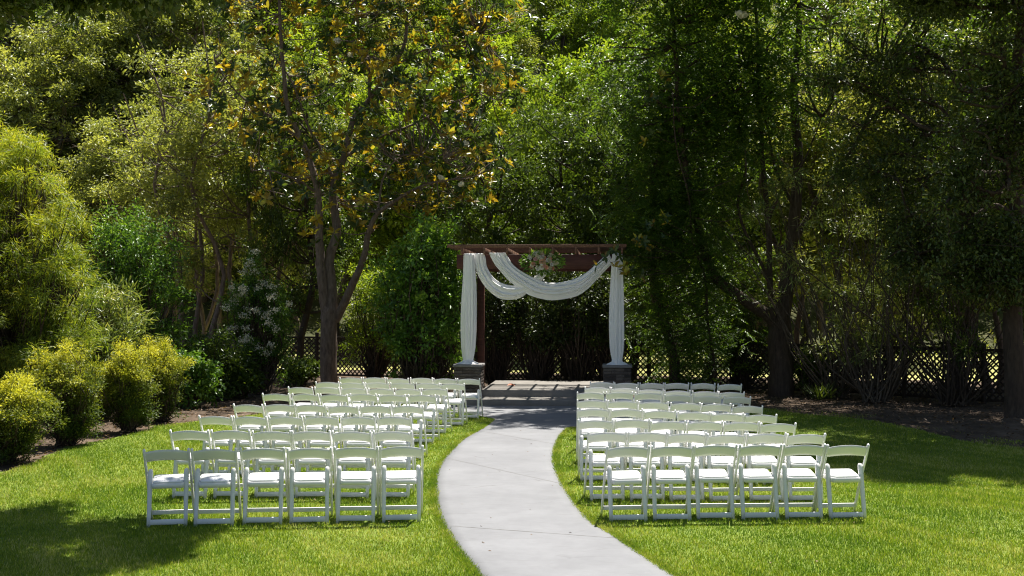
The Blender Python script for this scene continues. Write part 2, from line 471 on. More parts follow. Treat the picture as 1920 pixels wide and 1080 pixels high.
def generic_tree(name, seed, H, Rx, z0, leafm, barkm, nclump=60, nleaf=420, L=0.14, W=0.07, cl_r=0.95, stems=1, trunk_r=0.2, droop=0.25, flat=0.65):
    r = np.random.default_rng(seed)
    root = empty(name)
    mb = MB()
    tops = []
    for s in range(stems):
        a = 2 * math.pi * s / max(stems, 1) + r.random()
        off = 0.0 if stems == 1 else 0.35
        base = np.array([math.cos(a) * off, math.sin(a) * off, -0.15])
        lean = (0.0 if stems == 1 else 0.16) * H
        p = [base]
        for t in (0.12, 0.3, 0.5, 0.7, 0.9):
            p.append(base + np.array([math.cos(a) * lean * t + r.normal() * 0.02 * H, math.sin(a) * lean * t + r.normal() * 0.02 * H, H * t]))
        p = smooth_path(p, 14)
        rr = trunk_r * (1 if stems == 1 else 0.6)
        rad = np.linspace(rr, rr * 0.18, 14); rad[0] *= 1.35
        mb.tube(p, rad, 8, cap=False, rough=0.05)
        tops.append(p)
    C = ell_points(r, nclump, (0, 0, (z0 + H) / 2), (Rx, Rx, (H - z0) / 2), 0.35)
    for c in C:
        p = tops[r.integers(len(tops))]
        ii = np.argmin(np.abs(p[:, 2] - (c[2] - 0.25 * np.hypot(c[0], c[1]) - 0.4)))
        ii = max(3, min(ii, len(p) - 1))
        limb_to(mb, r, p[ii], c, trunk_r * 0.2, 0.012, 5, 6)
        for q in range(2):
            limb_to(mb, r, c * 0.85 + p[ii] * 0.15, c + r.normal(size=3) * cl_r * 0.6, 0.015, 0.006, 4, 4, 0.05)
    add('trunk', mb.mesh('trunk', True), barkm, root)
    rad = cl_r * (0.7 + 0.6 * r.random(len(C)))
    add('crown', crown_mesh('crown', [clump_leaves(r, C, rad, nleaf, L, W, flat, droop)]), leafm, root)
    return root

def shrub(name, loc, seed, stems_pts, C, R, nleaf, L, W, leafm, barkm, droop=0.2, flat=0.8, spread=1.0, oval=False, var_shift=None, stem_r=0.03, leafname='foliage', noise=0.22):
    """stems to every clump, leaves round them; C in local coordinates"""
    r = np.random.default_rng(seed)
    root = empty(name, loc)
    mb = MB()
    for c in C:
        b = stems_pts[r.integers(len(stems_pts))]
        limb_to(mb, r, np.array(b) + r.normal(size=3) * [0.04, 0.04, 0], c, stem_r, 0.006, 5, 7, 0.1)
    add('stems', mb.mesh('stems', True), barkm, root)
    add(leafname, crown_mesh(leafname, [clump_leaves(r, C, R, nleaf, L, W, flat, droop, spread, var_shift, noise)], oval=oval), leafm, root)
    return root

# ------------------------------------------------------------------ ground, lawn, path, steps
gx = np.concatenate([np.arange(-170, -20, 5.0), np.arange(-20, 20, 0.5), np.arange(20, 171, 5.0)])
gy = np.concatenate([np.arange(-40, 6, 4.0), np.arange(6, 40, 0.5), np.arange(40, 200, 2.5)])
GX, GY = np.meshgrid(gx, gy)
GZ = gz(GX, GY) - 0.03 + hill(GX, GY) + 0.02 * np.sin(GX * 2.1) * np.sin(GY * 1.7) * (GY < 40) * 0.4
nx, ny = len(gx), len(gy)
i = (np.arange(ny - 1)[:, None] * nx + np.arange(nx - 1)[None, :])
Q = np.stack([i, i + 1, i + nx + 1, i + nx], -1).reshape(-1, 4)
me = make_mesh('ground', np.stack([GX, GY, GZ], -1).reshape(-1, 3), Q, smooth=True)
me.materials.append(M['soil']); me.materials.append(M['hillg']);
cy = GY[:-1, :-1].ravel()
meadow = noise_mat('dry_meadow', [(0.3, (0.20, 0.21, 0.05)), (0.55, (0.32, 0.31, 0.10)), (0.75, (0.42, 0.38, 0.17))], 0.9, 0.95, 0.6, 12, 9)
me.materials.append(meadow)
cxm = GX[:-1, :-1].ravel()
mi = np.where(cy > 52, 1, np.where(cy > 36.5 - 0.30 * cxm * (cxm > -6) , 2, 0))
me.polygons.foreach_set('material_index', mi.astype(np.int32))
ground = add('ground', me); tag(ground, kind='structure')

left_bed = [(-500, 1010), (-150, 930), (0, 890), (63, 868), (110, 848), (157, 833), (220, 821), (268, 809), (299, 799), (368, 791), (430, 784), (490, 777), (560, 765), (640, 758)]
right_bed = [(1250, 757), (1430, 766), (1498, 776), (1594, 784), (1661, 791), (1745, 801), (1802, 810), (1920, 824), (2100, 842)]
lawn_poly = [(-14, 3.5)] + [ground_pt(*p) for p in left_bed] + [ground_pt(*p) for p in right_bed] + [(14, 14), (14, 3.5)]
cell = 0.12
LX, LY = np.meshgrid(np.arange(-14, 14, cell), np.arange(3.5, 26, cell))
jx = rng.normal(0, 0.07, LX.shape); jy = rng.normal(0, 0.07, LX.shape)
inside = in_poly(LX + jx + cell / 2, LY + jy + cell / 2, lawn_poly)
nyl, nxl = LX.shape
idx = np.arange(nyl * nxl).reshape(nyl, nxl)
qs = np.stack([idx[:-1, :-1], idx[:-1, 1:], idx[1:, 1:], idx[1:, :-1]], -1)[inside[:-1, :-1]]
Vl = np.stack([LX, LY, gz(LX, LY) + 0.004], -1).reshape(-1, 3)
used = np.unique(qs); remap = np.full(len(Vl), -1); remap[used] = np.arange(len(used))
lawn = add('lawn', make_mesh('lawn', Vl[used], remap[qs], smooth=True), M['lawn']); tag(lawn, kind='structure')

# curved path
pl = [(1010, 1230), (940, 1140), (899, 1080), (869, 1043), (842, 1002), (823, 962), (816, 913), (819, 889), (829, 867), (847, 845), (868, 825), (894, 810), (912, 799), (927, 786)]
pr = [(1560, 1230), (1370, 1140), (1262, 1080), (1213, 1048), (1170, 1019), (1143, 1000), (1110, 981), (1078, 946), (1054, 910), (1041, 875), (1039, 852), (1042, 836), (1050, 819), (1066, 802)]
PL = smooth_path([ground_pt(*p) for p in pl], 90)
PR = smooth_path([ground_pt(*p) for p in pr], 90)
def ribbon(A, B, k, z):
    t = np.linspace(0, 1, k)[None, :, None]
    XY = A[:, None, :] * (1 - t) + B[:, None, :] * t
    Z = gz(XY[..., 0], XY[..., 1]) + z
    return np.concatenate([XY, Z[..., None]], -1)
G = ribbon(PL, PR, 12, 0.016)
m_, k_ = G.shape[:2]
ii = (np.arange(m_ - 1)[:, None] * k_ + np.arange(k_ - 1)[None, :])
Qp = np.stack([ii, ii + 1, ii + k_ + 1, ii + k_], -1).reshape(-1, 4)
Vp = G.reshape(-1, 3)
# slab edges going down into the soil
eL = G[:, 0].copy(); eL[:, 2] -= 0.06; eR = G[:, -1].copy(); eR[:, 2] -= 0.06
n0 = len(Vp); Vp = np.vstack([Vp, eL, eR])
a = np.arange(m_ - 1)
Qs = np.vstack([np.stack([n0 + a, a * k_, (a + 1) * k_, n0 + a + 1], -1), np.stack([n0 + m_ + a + 1, (a + 1) * k_ + k_ - 1, a * k_ + k_ - 1, n0 + m_ + a], -1)])
path = add('path', make_mesh('path', Vp, np.vstack([Qp, Qs])), M['path']); tag(path, kind='structure')
path_poly = [tuple(p) for p in PL] + [tuple(p) for p in PR[::-1]]

# concrete apron joining the path to the steps
apron_poly = [tuple(PL[-1]), (px(880, 22.6), 22.75), (px(845, 23.6), 23.7), (px(845, 24.6), 24.75), (3.4, 24.5), (3.2, 22.3), (2.2, 21.2), (1.45, 20.6), tuple(PR[-1])]
from mathutils.geometry import tessellate_polygon
tri = tessellate_polygon([[Vector((x, y, 0)) for x, y in apron_poly]])
apv = [(x, y, 0.0155) for x, y in apron_poly]
apron = add('path_apron', make_mesh('path_apron', apv, np.array([t[::-1] for t in tri])), M['path']); tag(apron, kind='structure')
if apron.data.polygons[0].normal.z < 0: apron.data.flip_normals()

# control joints across the path
jm = noise_mat('joint_dirt', [(0.3, (0.12, 0.11, 0.10)), (0.7, (0.22, 0.21, 0.19))], 20, 0.95)
for k in (30, 57, 76):
    A, B = Vector((*PL[k], 0)), Vector((*PR[k], 0))
    if k == 57: B = Vector((*PR[55], 0))
    dirv = (B - A).normalized(); nrm = Vector((-dirv.y, dirv.x, 0)) * 0.004
    vv = []
    for t in np.linspace(0, 1, 14):
        p = A.lerp(B, float(t)); w = nrm * (0.6 + 0.8 * rng.random())
        z = float(gz(p.x, p.y)) + 0.0178
        vv += [(p.x - w.x, p.y - w.y, z), (p.x + w.x, p.y + w.y, z)]
    add('joint', make_mesh('joint', vv, np.array([(2 * q, 2 * q + 2, 2 * q + 3, 2 * q + 1) for q in range(13)])), jm, path)

# ------------------------------------------------------------------ pergola frame of reference
YAW = math.radians(5.0)
PC = np.array([0.68, 25.35])               # middle of the front beam, on the ground
def perg(name):
    return empty(name, (PC[0], PC[1], 0), -YAW)
def perg_w(x, y, z):
    c, s = math.cos(YAW), math.sin(YAW)
    return np.array([PC[0] + x * c + y * s, PC[1] - x * s + y * c, z])

def bevel_box_obj(name, x0, x1, y0, y1, z0, z1, mat, parent, b=0.01):
    m = MB(); m.bbox(x0, x1, y0, y1, z0, z1, b)
    return add(name, m.mesh(name), mat, parent)

deck = bevel_box_obj('platform', -1.35, 1.35, -0.15, 2.85, -0.05, 0.31, M['deckc'], None, 0.015)
deck.location = (PC[0], PC[1], 0); deck.rotation_euler = (0, 0, -YAW); tag(deck, kind='structure')
stp = bevel_box_obj('step', -1.75, 2.2, -0.85, -0.154, -0.05, 0.15, M['deckc'], None, 0.012)
stp.location = (PC[0], PC[1], 0); stp.rotation_euler = (0, 0, -YAW); tag(stp, kind='structure')

# ------------------------------------------------------------------ chairs
def chair_proto():
    root = empty('folding_chair')
    re = M['resin']
    for s in (-1, 1):
        # long member: top of the back to the front foot
        pts = smooth_path([(0, -0.222, 0.776), (0, -0.125, 0.60), (0, -0.03, 0.44), (0, 0.205, -0.012)], 9)
        mb = MB()
        ring = []
        tg = unit(np.gradient(pts, axis=0)); nrm = np.stack([np.zeros(9), -tg[:, 2], tg[:, 1]], 1)
        hw, hd = 0.0115, 0.0185
        for p, n_ in zip(pts, nrm):
            for sx, sd in ((-1, -.6), (-.6, -1), (.6, -1), (1, -.6), (1, .6), (.6, 1), (-.6, 1), (-1, .6)):
                ring.append(p + np.array([s * 0.2135 + sx * hw, 0, 0]) + n_ * sd * hd)
        top = pts[0] + np.array([s * 0.2135, -0.004, 0.014]); ring.append(top); ring.append(pts[-1] + np.array([s * 0.2135, 0, 0]))
        Q = [(a * 8 + j, a * 8 + (j + 1) % 8, a * 8 + 8 + (j + 1) % 8, a * 8 + 8 + j) for a in range(8) for j in range(8)]
        T = [(72, (j + 1) % 8, j) for j in range(8)] + [(73, 64 + j, 64 + (j + 1) % 8) for j in range(8)]
        mb.addv(ring, Q, T)
        add('front_leg', mb.mesh('front_leg'), re, root)
        # rear leg: flat board with a rounded head
        m2 = MB()
        prof = [(0.0, -0.016), (0.14, -0.019), (0.30, -0.021), (0.45, -0.023), (0.54, -0.024), (0.565, -0.021), (0.58, -0.011)]
        V = []
        for z, w in prof:
            yb = -0.205 + 0.115 * (z / 0.58)
            cx = s * (0.178 - 0.004 * (z / 0.58))
            for dx, dy in ((w, -0.011), (-w, -0.011), (-w, 0.011), (w, 0.011)):
                V.append((cx + dx, yb + dy, z - 0.012))
        n = len(prof)
        Q = [(a * 4 + j, a * 4 + (j + 1) % 4, a * 4 + 4 + (j + 1) % 4, a * 4 + 4 + j) for a in range(n - 1) for j in range(4)] + [(3, 2, 1, 0), (n * 4 - 4, n * 4 - 3, n * 4 - 2, n * 4 - 1)]
        m2.addv(V, Q)
        add('rear_leg', m2.mesh('rear_leg'), re, root)
    m = MB(); m.bbox(-0.162, 0.162, -0.206, -0.190, 0.032, 0.084, 0.003); add('rear_rail', m.mesh('rear_rail'), re, root)
    m = MB(); m.bbox(-0.203, 0.203, 0.138, 0.156, 0.072, 0.116, 0.003); add('front_rail', m.mesh('front_rail'), re, root)
    # arched back panel
    nu, nv = 13, 5
    V = []
    for side in (0, 1):
        for a in range(nu):
            u = -1 + 2 * a / (nu - 1)
            arch = 0.026 * (1 - u * u)
            bow = 0.020 * (1 - u * u)
            for b in range(nv):
                v = b / (nv - 1)
                zz = 0.648 + 0.104 * v + arch * (0.75 + 0.25 * v)
                yy = -0.222 + (0.776 - zz) * 0.545 - bow + (0.007 if side else -0.007)
                if b in (0, nv - 1): yy += (-0.003 if side else 0.003)
                V.append((u * 0.203, yy, zz))
    k = nu * nv
    Q = []
    for a in range(nu - 1):
        for b in range(nv - 1):
            q = [a * nv + b, (a + 1) * nv + b, (a + 1) * nv + b + 1, a * nv + b + 1]
            Q.append(q); Q.append([x + k for x in q[::-1]])
        Q.append([a * nv + nv - 1, (a + 1) * nv + nv - 1, k + (a + 1) * nv + nv - 1, k + a * nv + nv - 1])
        Q.append([k + a * nv, k + (a + 1) * nv, (a + 1) * nv, a * nv])
    mp_ = make_mesh('back_panel', V, np.array(Q), smooth=False)
    add('back_panel', mp_, re, root)
    # seat: sloping tapered tray with a padded top
    def slab(yr, yf, wr, wf, z0r, z1r, z0f, z1f, round_):
        loops = []
        outline = []
        for (x, y) in ((-wr, yr), (wr, yr), (wf, yf), (-wf, yf)):
            outline.append((x, y))
        pts = []
        for q in range(4):
            p0 = np.array(outline[q - 1]); p1 = np.array(outline[q]); p2 = np.array(outline[(q + 1) % 4])
            a_ = p1 + unit(p0 - p1) * round_; b_ = p1 + unit(p2 - p1) * round_
            for t in (0, 0.33, 0.67, 1): pts.append((1 - t) ** 2 * a_ + 2 * t * (1 - t) * p1 + t * t * b_)
        return np.array(pts)
    def seat_mesh(nm, yr, yf, wr, wf, zr0, zr1, zf0, zf1, rd, dome):
        o = slab(yr, yf, wr, wf, 0, 0, 0, 0, rd)
        n = len(o); t = (o[:, 1] - yr) / (yf - yr)
        zb = zr0 + (zf0 - zr0) * t; zt = zr1 + (zf1 - zr1) * t
        c = o.mean(0)
        R1 = np.column_stack([o, zb]); R2 = np.column_stack([o, zt - dome * 0.5])
        o3 = c + (o - c) * 0.965; R3 = np.column_stack([o3, zt])
        o4 = c + (o - c) * 0.6; t4 = (o4[:, 1] - yr) / (yf - yr); R4 = np.column_stack([o4, zr1 + (zf1 - zr1) * t4 + dome])
        V = np.vstack([R1, R2, R3, R4])
        Q = [(a_ * n + j, a_ * n + (j + 1) % n, (a_ + 1) * n + (j + 1) % n, (a_ + 1) * n + j) for a_ in range(3) for j in range(n)]
        V = np.vstack([V, [c[0], c[1], R1[:, 2].mean()], [c[0], c[1], R4[:, 2].mean() + dome * 0.2]])
        T = [(4 * n, (j + 1) % n, j) for j in range(n)] + [(4 * n + 1, 3 * n + j, 3 * n + (j + 1) % n) for j in range(n)]
        return make_mesh(nm, V, [np.array(Q), np.array(T)])
    seat = add('seat', seat_mesh('seat', -0.175, 0.205, 0.150, 0.197, 0.385, 0.436, 0.418, 0.456, 0.03, 0.002), re, root)
    add('seat_pad', seat_mesh('seat_pad', -0.168, 0.198, 0.141, 0.187, 0.439, 0.452, 0.459, 0.473, 0.045, 0.008), M['pad'], seat)
    return root

LROWS = [(837.0, [271.5, 360, 448.5, 538, 623, 711, 796], -6), (806, [318, 394, 470, 545.5, 621, 698, 773], 0),
         (779, [371, 436.6, 502, 569, 636.5, 704, 770.5], 4), (757.5, [436, 495, 553.5, 612.4, 673.4, 733, 794.5], 6),
         (737.5, [492, 545, 599.5, 653, 708, 764, 818], 8), (726, [536.5, 587.5, 638, 688, 739, 789.6, 840.5], 8),
         (716.3, [591, 636.3, 683.7, 730, 777.7, 825, 872.5], 8), (707.7, [635.5, 679.7, 723, 767.8, 812, 856.5, 901.3], 7)]
RROWS = [(832, [1137, 1219, 1302, 1384, 1467.6, 1549, 1631], -3), (809.5, [1102, 1176.8, 1252, 1325, 1400.4, 1474.7, 1550], -3),
         (787, [1083.5, 1150, 1219.3, 1287, 1357, 1425, 1493], 0), (769, [1082, 1143, 1206, 1268.8, 1331, 1394.5, 1457.5], 2),
         (752.5, [1081, 1138, 1196.6, 1255, 1314, 1372.7, 1430.5], 3), (737, [1079.5, 1134, 1189.6, 1243, 1297.5, 1354.5, 1409], 3),
         (729, [1095, 1144, 1194.6, 1245, 1295.5, 1346.4, 1397], 3), (718.3, [1106, 1151, 1198.5, 1245, 1292.6, 1343, 1393.5], 2)]
ORD = ['first', 'second', 'third', 'fourth', 'fifth', 'sixth', 'seventh', 'eighth', 'ninth', 'tenth', 'eleventh', 'twelfth']
proto = chair_proto(); first = True
crng = random.Random(5)
for side, rows in (('magnolia', LROWS), ('oleander', RROWS)):
    for ri, (yt, b, yaw) in enumerate(rows):
        mid = 0.5 * (b[0] + b[-1])
        d0 = F * (CH - 0.785) / (yt - HY)
        g = float(gz(px(mid, d0), d0)); d0 = F * (CH - 0.785 - g) / (yt - HY)
        Xm = px(mid, d0)
        for ci in range(6):
            c = 0.5 * (b[ci] + b[ci + 1])
            X = px(c, d0); d = d0 - math.tan(math.radians(yaw)) * (X - Xm); X = px(c, d)
            a = math.radians(yaw + crng.gauss(0, 1.4))
            o = proto if first else copy_tree(proto); first = False
            x, y = X + 0.222 * math.sin(a), d + 0.222 * math.cos(a) + crng.gauss(0, 0.022)
            o.location = (x, y, float(gz(x, y)) - 0.004 + crng.gauss(0, 0.004))
            o.rotation_euler = (0, crng.gauss(0, 0.004), -a)
            k = 6 - ci if side == 'magnolia' else ci + 1
            tag(o, f"white padded folding chair, {ORD[k-1]} from the path in {ORD[7-ri]} row from the pergola, {side} side", 'chair', 'white folding chairs set out in rows either side of the path')

# ------------------------------------------------------------------ pergola, pedestals, drapes, flowers
pr_ = perg('pergola')
tag(pr_, 'red brown timber pergola with open rafters standing over the stone pedestals', 'pergola')
for sx in (-1, 1):
    bevel_box_obj('post', sx * 1.655 - 0.07, sx * 1.655 + 0.07, 0.056, 0.196, 0.872, 3.0, M['wood'], pr_, 0.006)
    bevel_box_obj('post', sx * 1.655 - 0.08, sx * 1.655 + 0.08, 2.32, 2.48, -0.05, 3.0, M['wood'], pr_, 0.006)
for y0 in (0.0, 2.26):
    bevel_box_obj('beam', -1.93, 1.76, y0, y0 + 0.05, 3.0, 3.31, M['wood'], pr_, 0.006)
    bevel_box_obj('beam', -1.93, 1.76, y0 + 0.225, y0 + 0.275, 3.0, 3.31, M['wood'], pr_, 0.006)
for k in range(8):
    x = -1.79 + 0.507 * k
    bevel_box_obj('rafter', x - 0.021, x + 0.021, -0.24, 2.86, 3.313, 3.455, M['rafter'], pr_, 0.004)
for k in range(6):
    y = -0.20 + 0.56 * k
    bevel_box_obj('purlin', -2.12, 1.86, y, y + 0.045, 3.458, 3.53, M['rafter'], pr_, 0.004)

# stone pedestals (individual ledger stones)
unit_stone = MB(); unit_stone.bbox(-0.5, 0.5, -0.5, 0.5, -0.5, 0.5, 0.06); stone_me = unit_stone.mesh('stone'); stone_me.materials.append(M['stone'])
for sx, nm in ((-1, 'beside the glossy green laurel shrub'), (1, 'under the drape nearest the wisteria vine')):
    ped = empty('stone_pedestal', (0, 0, 0)); p = perg_w(sx * 1.655, 0.06, 0); ped.location = p; ped.rotation_euler = (0, 0, -YAW)
    tag(ped, f'square pedestal of stacked brown ledger stones {nm}', 'pedestal', 'stone pedestals of the pergola')
    bevel_box_obj('core', -0.275, 0.275, -0.275, 0.275, -0.05, 0.80, M['stone'], ped, 0.01)
    bevel_box_obj('cap', -0.325, 0.325, -0.325, 0.325, 0.803, 0.87, M['capstone'], ped, 0.012)
    rr = random.Random(40 + sx)
    for c in range(12):
        z0 = c * 0.0662; h = 0.0662
        for face in range(4):
            x = -0.30
            while x < 0.295:
                w = min(rr.uniform(0.12, 0.30), 0.30 - x)
                if 0.30 - (x + w) < 0.07: w = 0.30 - x
                dpt = 0.05 + rr.uniform(0, 0.014)
                cx, cyy = x + w / 2, -0.275 - dpt / 2 + 0.028
                a = face * math.pi / 2
                s = add('stone', stone_me, None, ped)
                s.location = (cx * math.cos(a) - cyy * math.sin(a), cx * math.sin(a) + cyy * math.cos(a), z0 + h / 2)
                s.rotation_euler = (0, 0, a); s.scale = (w - 0.005, dpt, h - 0.006)
                x += w

# column drapes
def column_drape(sx, seed, label):
    r = np.random.default_rng(seed)
    prof = [(0.872, 0.225), (0.888, 0.215), (0.91, 0.17), (0.935, 0.115), (0.97, 0.105), (1.05, 0.12), (1.25, 0.148), (1.6, 0.158), (2.0, 0.155), (2.4, 0.145), (2.8, 0.125), (3.1, 0.112), (3.30, 0.104), (3.335, 0.098)]
    zs = np.array([p[0] for p in prof]); rs = np.array([p[1] for p in prof])
    n = 96; zz = np.concatenate([np.linspace(0.872, 1.0, 14), np.linspace(1.03, 3.335, 44)])
    rad = np.interp(zz, zs, rs)
    th = np.linspace(0, 2 * math.pi, n, endpoint=False)
    ph = r.random(8) * 6.28
    V = []
    for z, R_ in zip(zz, rad):
        f = sum(np.sin(th * k + ph[q] + 0.9 * np.sin(z * (0.9 + 0.3 * q) + q + 0.8 * np.sin(th + q))) * a for q, (k, a) in enumerate(((3, 0.05), (7, 0.085), (12, 0.08), (17, 0.05), (29, 0.02))))
        amp = 1.0 if z > 0.95 else 0.8
        rr = R_ * (1 + amp * f)
        lean = 0.012 * math.sin(z * 1.7 + seed)
        V.append(np.column_stack([rr * np.cos(th) + lean, (0.62 if z > 0.96 else 0.9) * rr * np.sin(th) - 0.04 * sstep(0.9, 3.0, z), np.full(n, z) + (0.006 * f * (z < 0.95))]))
    V = np.vstack(V); m = len(zz)
    a = np.arange(m - 1)[:, None] * n; j = np.arange(n)[None, :]
    Q = np.stack([a + j, a + (j + 1) % n, a + n + (j + 1) % n, a + n + j], -1).reshape(-1, 4)
    V = np.vstack([V, [0, 0, 3.34]]); e = (m - 1) * n
    T = np.array([(m * n, e + k, e + (k + 1) % n) for k in range(n)])
    o = add('column_drape', make_mesh('column_drape', V, [Q, T], smooth=True), M['cloth'])
    p = perg_w(sx * 1.655, -0.045, 0); o.location = p; o.rotation_euler = (0, 0, -YAW)
    tag(o, label, 'drape', 'white cloth drapes on the pergola')
column_drape(-1, 3, 'gathered white cloth drape hanging to the pedestal beside the laurel shrub')
column_drape(1, 8, 'gathered white cloth drape hanging to the pedestal near the wisteria vine')

def to_local(x, y, yl):
    """photo pixel on the plane local-y = yl of the pergola"""
    dx = (x - 960) / F; dz = (HY - y) / F
    c, s = math.cos(YAW), math.sin(YAW)
    # camera ray (t*dx, t): local y = (X-PC0)*s + (Y-PC1)*c = yl
    t = (yl + PC[0] * s + PC[1] * c) / (dx * s + c)
    X, Y = t * dx, t
    return ((X - PC[0]) * c - (Y - PC[1]) * s, CH + t * dz)

def swag(up, lo, yl, label, seed, depth=0.05, nfold=7):
    r = np.random.default_rng(seed)
    U = smooth_path([to_local(*p, yl) for p in up], 70); Lo = smooth_path([to_local(*p, yl) for p in lo], 70)
    nv = 44
    t = np.linspace(0, 1, nv)
    ph = r.random(4) * 6.28
    V = np.zeros((70, nv, 3))
    for a in range(70):
        s = a / 69
        tt = t + 0.05 * np.sin(2.3 * t * math.pi + 3 * s + ph[3]) + 0.02 * np.sin(7 * t * math.pi + 5 * s)
        wav = 0.5 * np.sin(2 * math.pi * nfold * tt + ph[0] + 1.2 * s) + 0.3 * np.sin(2 * math.pi * nfold * 1.73 * tt + ph[1] - 2 * s) + 0.25 * np.sin(2 * math.pi * 2.2 * tt + ph[2])
        env = np.sin(np.clip(t, 0, 1) * math.pi) ** 0.4
        edge = 0.3 + 0.7 * math.sin(math.pi * min(max(s, 0.02), 0.98)) ** 0.5
        V[a, :, 0] = U[a, 0] * (1 - t) + Lo[a, 0] * t
        V[a, :, 2] = U[a, 1] * (1 - t) + Lo[a, 1] * t
        bulge = 0.10 * np.sin(math.pi * t) * edge
        V[a, :, 1] = yl - bulge * 0.6 - wav * depth * edge * env * 0.8
    idx = np.arange(70 * nv).reshape(70, nv)
    Q = np.stack([idx[:-1, :-1], idx[1:, :-1], idx[1:, 1:], idx[:-1, 1:]], -1).reshape(-1, 4)
    o = add('swag_drape', make_mesh('swag_drape', V.reshape(-1, 3), Q, smooth=True), M['cloth'])
    o.location = (PC[0], PC[1], 0); o.rotation_euler = (0, 0, -YAW)
    md = o.modifiers.new('thickness', 'SOLIDIFY'); md.thickness = 0.004
    tag(o, label, 'drape', 'white cloth drapes on the pergola')
swag([(949, 474), (951, 479), (960, 494), (974, 506), (997, 519), (1019, 528), (1038, 530.5), (1058, 528), (1077, 523), (1097, 513), (1116, 497), (1136, 478), (1141, 473)],
     [(917, 474), (919, 479), (928, 496), (938, 508), (951, 523), (964, 534), (986, 550), (1006, 558), (1032, 563), (1060, 560.5), (1084, 554), (1103, 541), (1123, 520), (1137, 505), (1150, 492)],
     -0.05, 'wide white cloth swag looping across the front of the pergola beam', 4, 0.06, 5)
swag([(908, 475), (911, 486), (913, 500), (925, 520), (941, 531), (963, 535.5), (985, 532), (1000, 522), (1012, 512), (1021, 503)],
     [(888, 475), (889, 487), (890, 500), (901, 525), (915, 544), (935, 559), (953, 562), (974, 559), (990, 548), (1010, 531), (1022, 518), (1037, 505)],
     -0.005, 'smaller white cloth swag passing behind the wide one', 9, 0.045, 4)

# floral arrangement
def rose_mesh():
    mb = MB()
    V = []; T = []
    def petal(ang, r0, tilt, size):
        c, s = math.cos(ang), math.sin(ang)
        b = np.array([0, 0, 0.0])
        out = np.array([c * math.cos(tilt), s * math.cos(tilt), math.sin(tilt)]); side = np.array([-s, c, 0])
        n = np.cross(out, side)
        k = len(V)
        V.extend([b + out * r0, b + out * (r0 + size * .5) + side * size * .55 - n * size * .12, b + out * (r0 + size) + side * size * .3, b + out * (r0 + size) - side * size * .3, b + out * (r0 + size * .5) - side * size * .55 - n * size * .12])
        T.extend([(k, k + 1, k + 2), (k, k + 2, k + 3), (k, k + 3, k + 4)])
    for ring, (n, tilt, size) in enumerate(((6, 0.25, 0.05), (6, 0.65, 0.046), (5, 1.0, 0.04), (3, 1.35, 0.034))):
        for q in range(n): petal(2 * math.pi * q / n + ring * 0.5, 0.004, tilt, size)
    return make_mesh('flower', np.array(V), np.array(T))
fcent = to_local(1018, 491, -0.08)
fl = empty('flower_arrangement', tuple(perg_w(fcent[0], -0.10, fcent[1])), -YAW)
tag(fl, 'bouquet of cream, peach and pink flowers with greenery on the pergola beam', 'bouquet')
fr = np.random.default_rng(21)
fm = []
for nm, c in (('cream', (0.74, 0.68, 0.48)), ('white', (0.78, 0.76, 0.68)), ('peach', (0.70, 0.36, 0.22)), ('blush', (0.66, 0.40, 0.34)), ('yellow_green', (0.55, 0.56, 0.26))):
    m = noise_mat(nm + '_flower_petal', [(0.3, tuple(x * 0.85 for x in c)), (0.7, c)], 30, 0.7)
    rm = rose_mesh(); rm.materials.append(m); fm.append(rm)
for k in range(60):
    th = fr.random() * 6.28; q = fr.random() ** 0.55
    x, z = 0.35 * q * math.cos(th), 0.21 * q * math.sin(th) + 0.01
    o = add('flower', fm[fr.choice(5, p=[.34, .30, .09, .11, .16])], None, fl)
    o.location = (x, -0.13 * math.sqrt(max(0, 1 - q * q * 0.9)) - 0.02, z)
    d = Vector((x * 1.3, -0.5, z * 1.5 + 0.18)); o.rotation_euler = d.to_track_quat('Z', 'Y').to_euler()
    s = fr.uniform(0.75, 1.2); o.scale = (s, s, s)
n = 620
th = fr.random(n) * 6.28; q = np.sqrt(fr.random(n))
P_ = np.stack([0.46 * q * np.cos(th), -0.05 + 0.07 * fr.normal(size=n) * (1 - q * .5), 0.25 * q * np.sin(th)], 1)
D_ = np.stack([np.cos(th), -0.6 * np.ones(n), np.sin(th) * 0.8 + 0.1], 1) + fr.normal(size=(n, 3)) * 0.35
add('foliage', crown_mesh('bouquet_foliage', [(P_, D_, fr.normal(size=(n, 3)) + [0, -.5, .6], fr.uniform(.06, .13, n), fr.uniform(.025, .045, n), fr.random(n))]), LM['laurel'], fl)

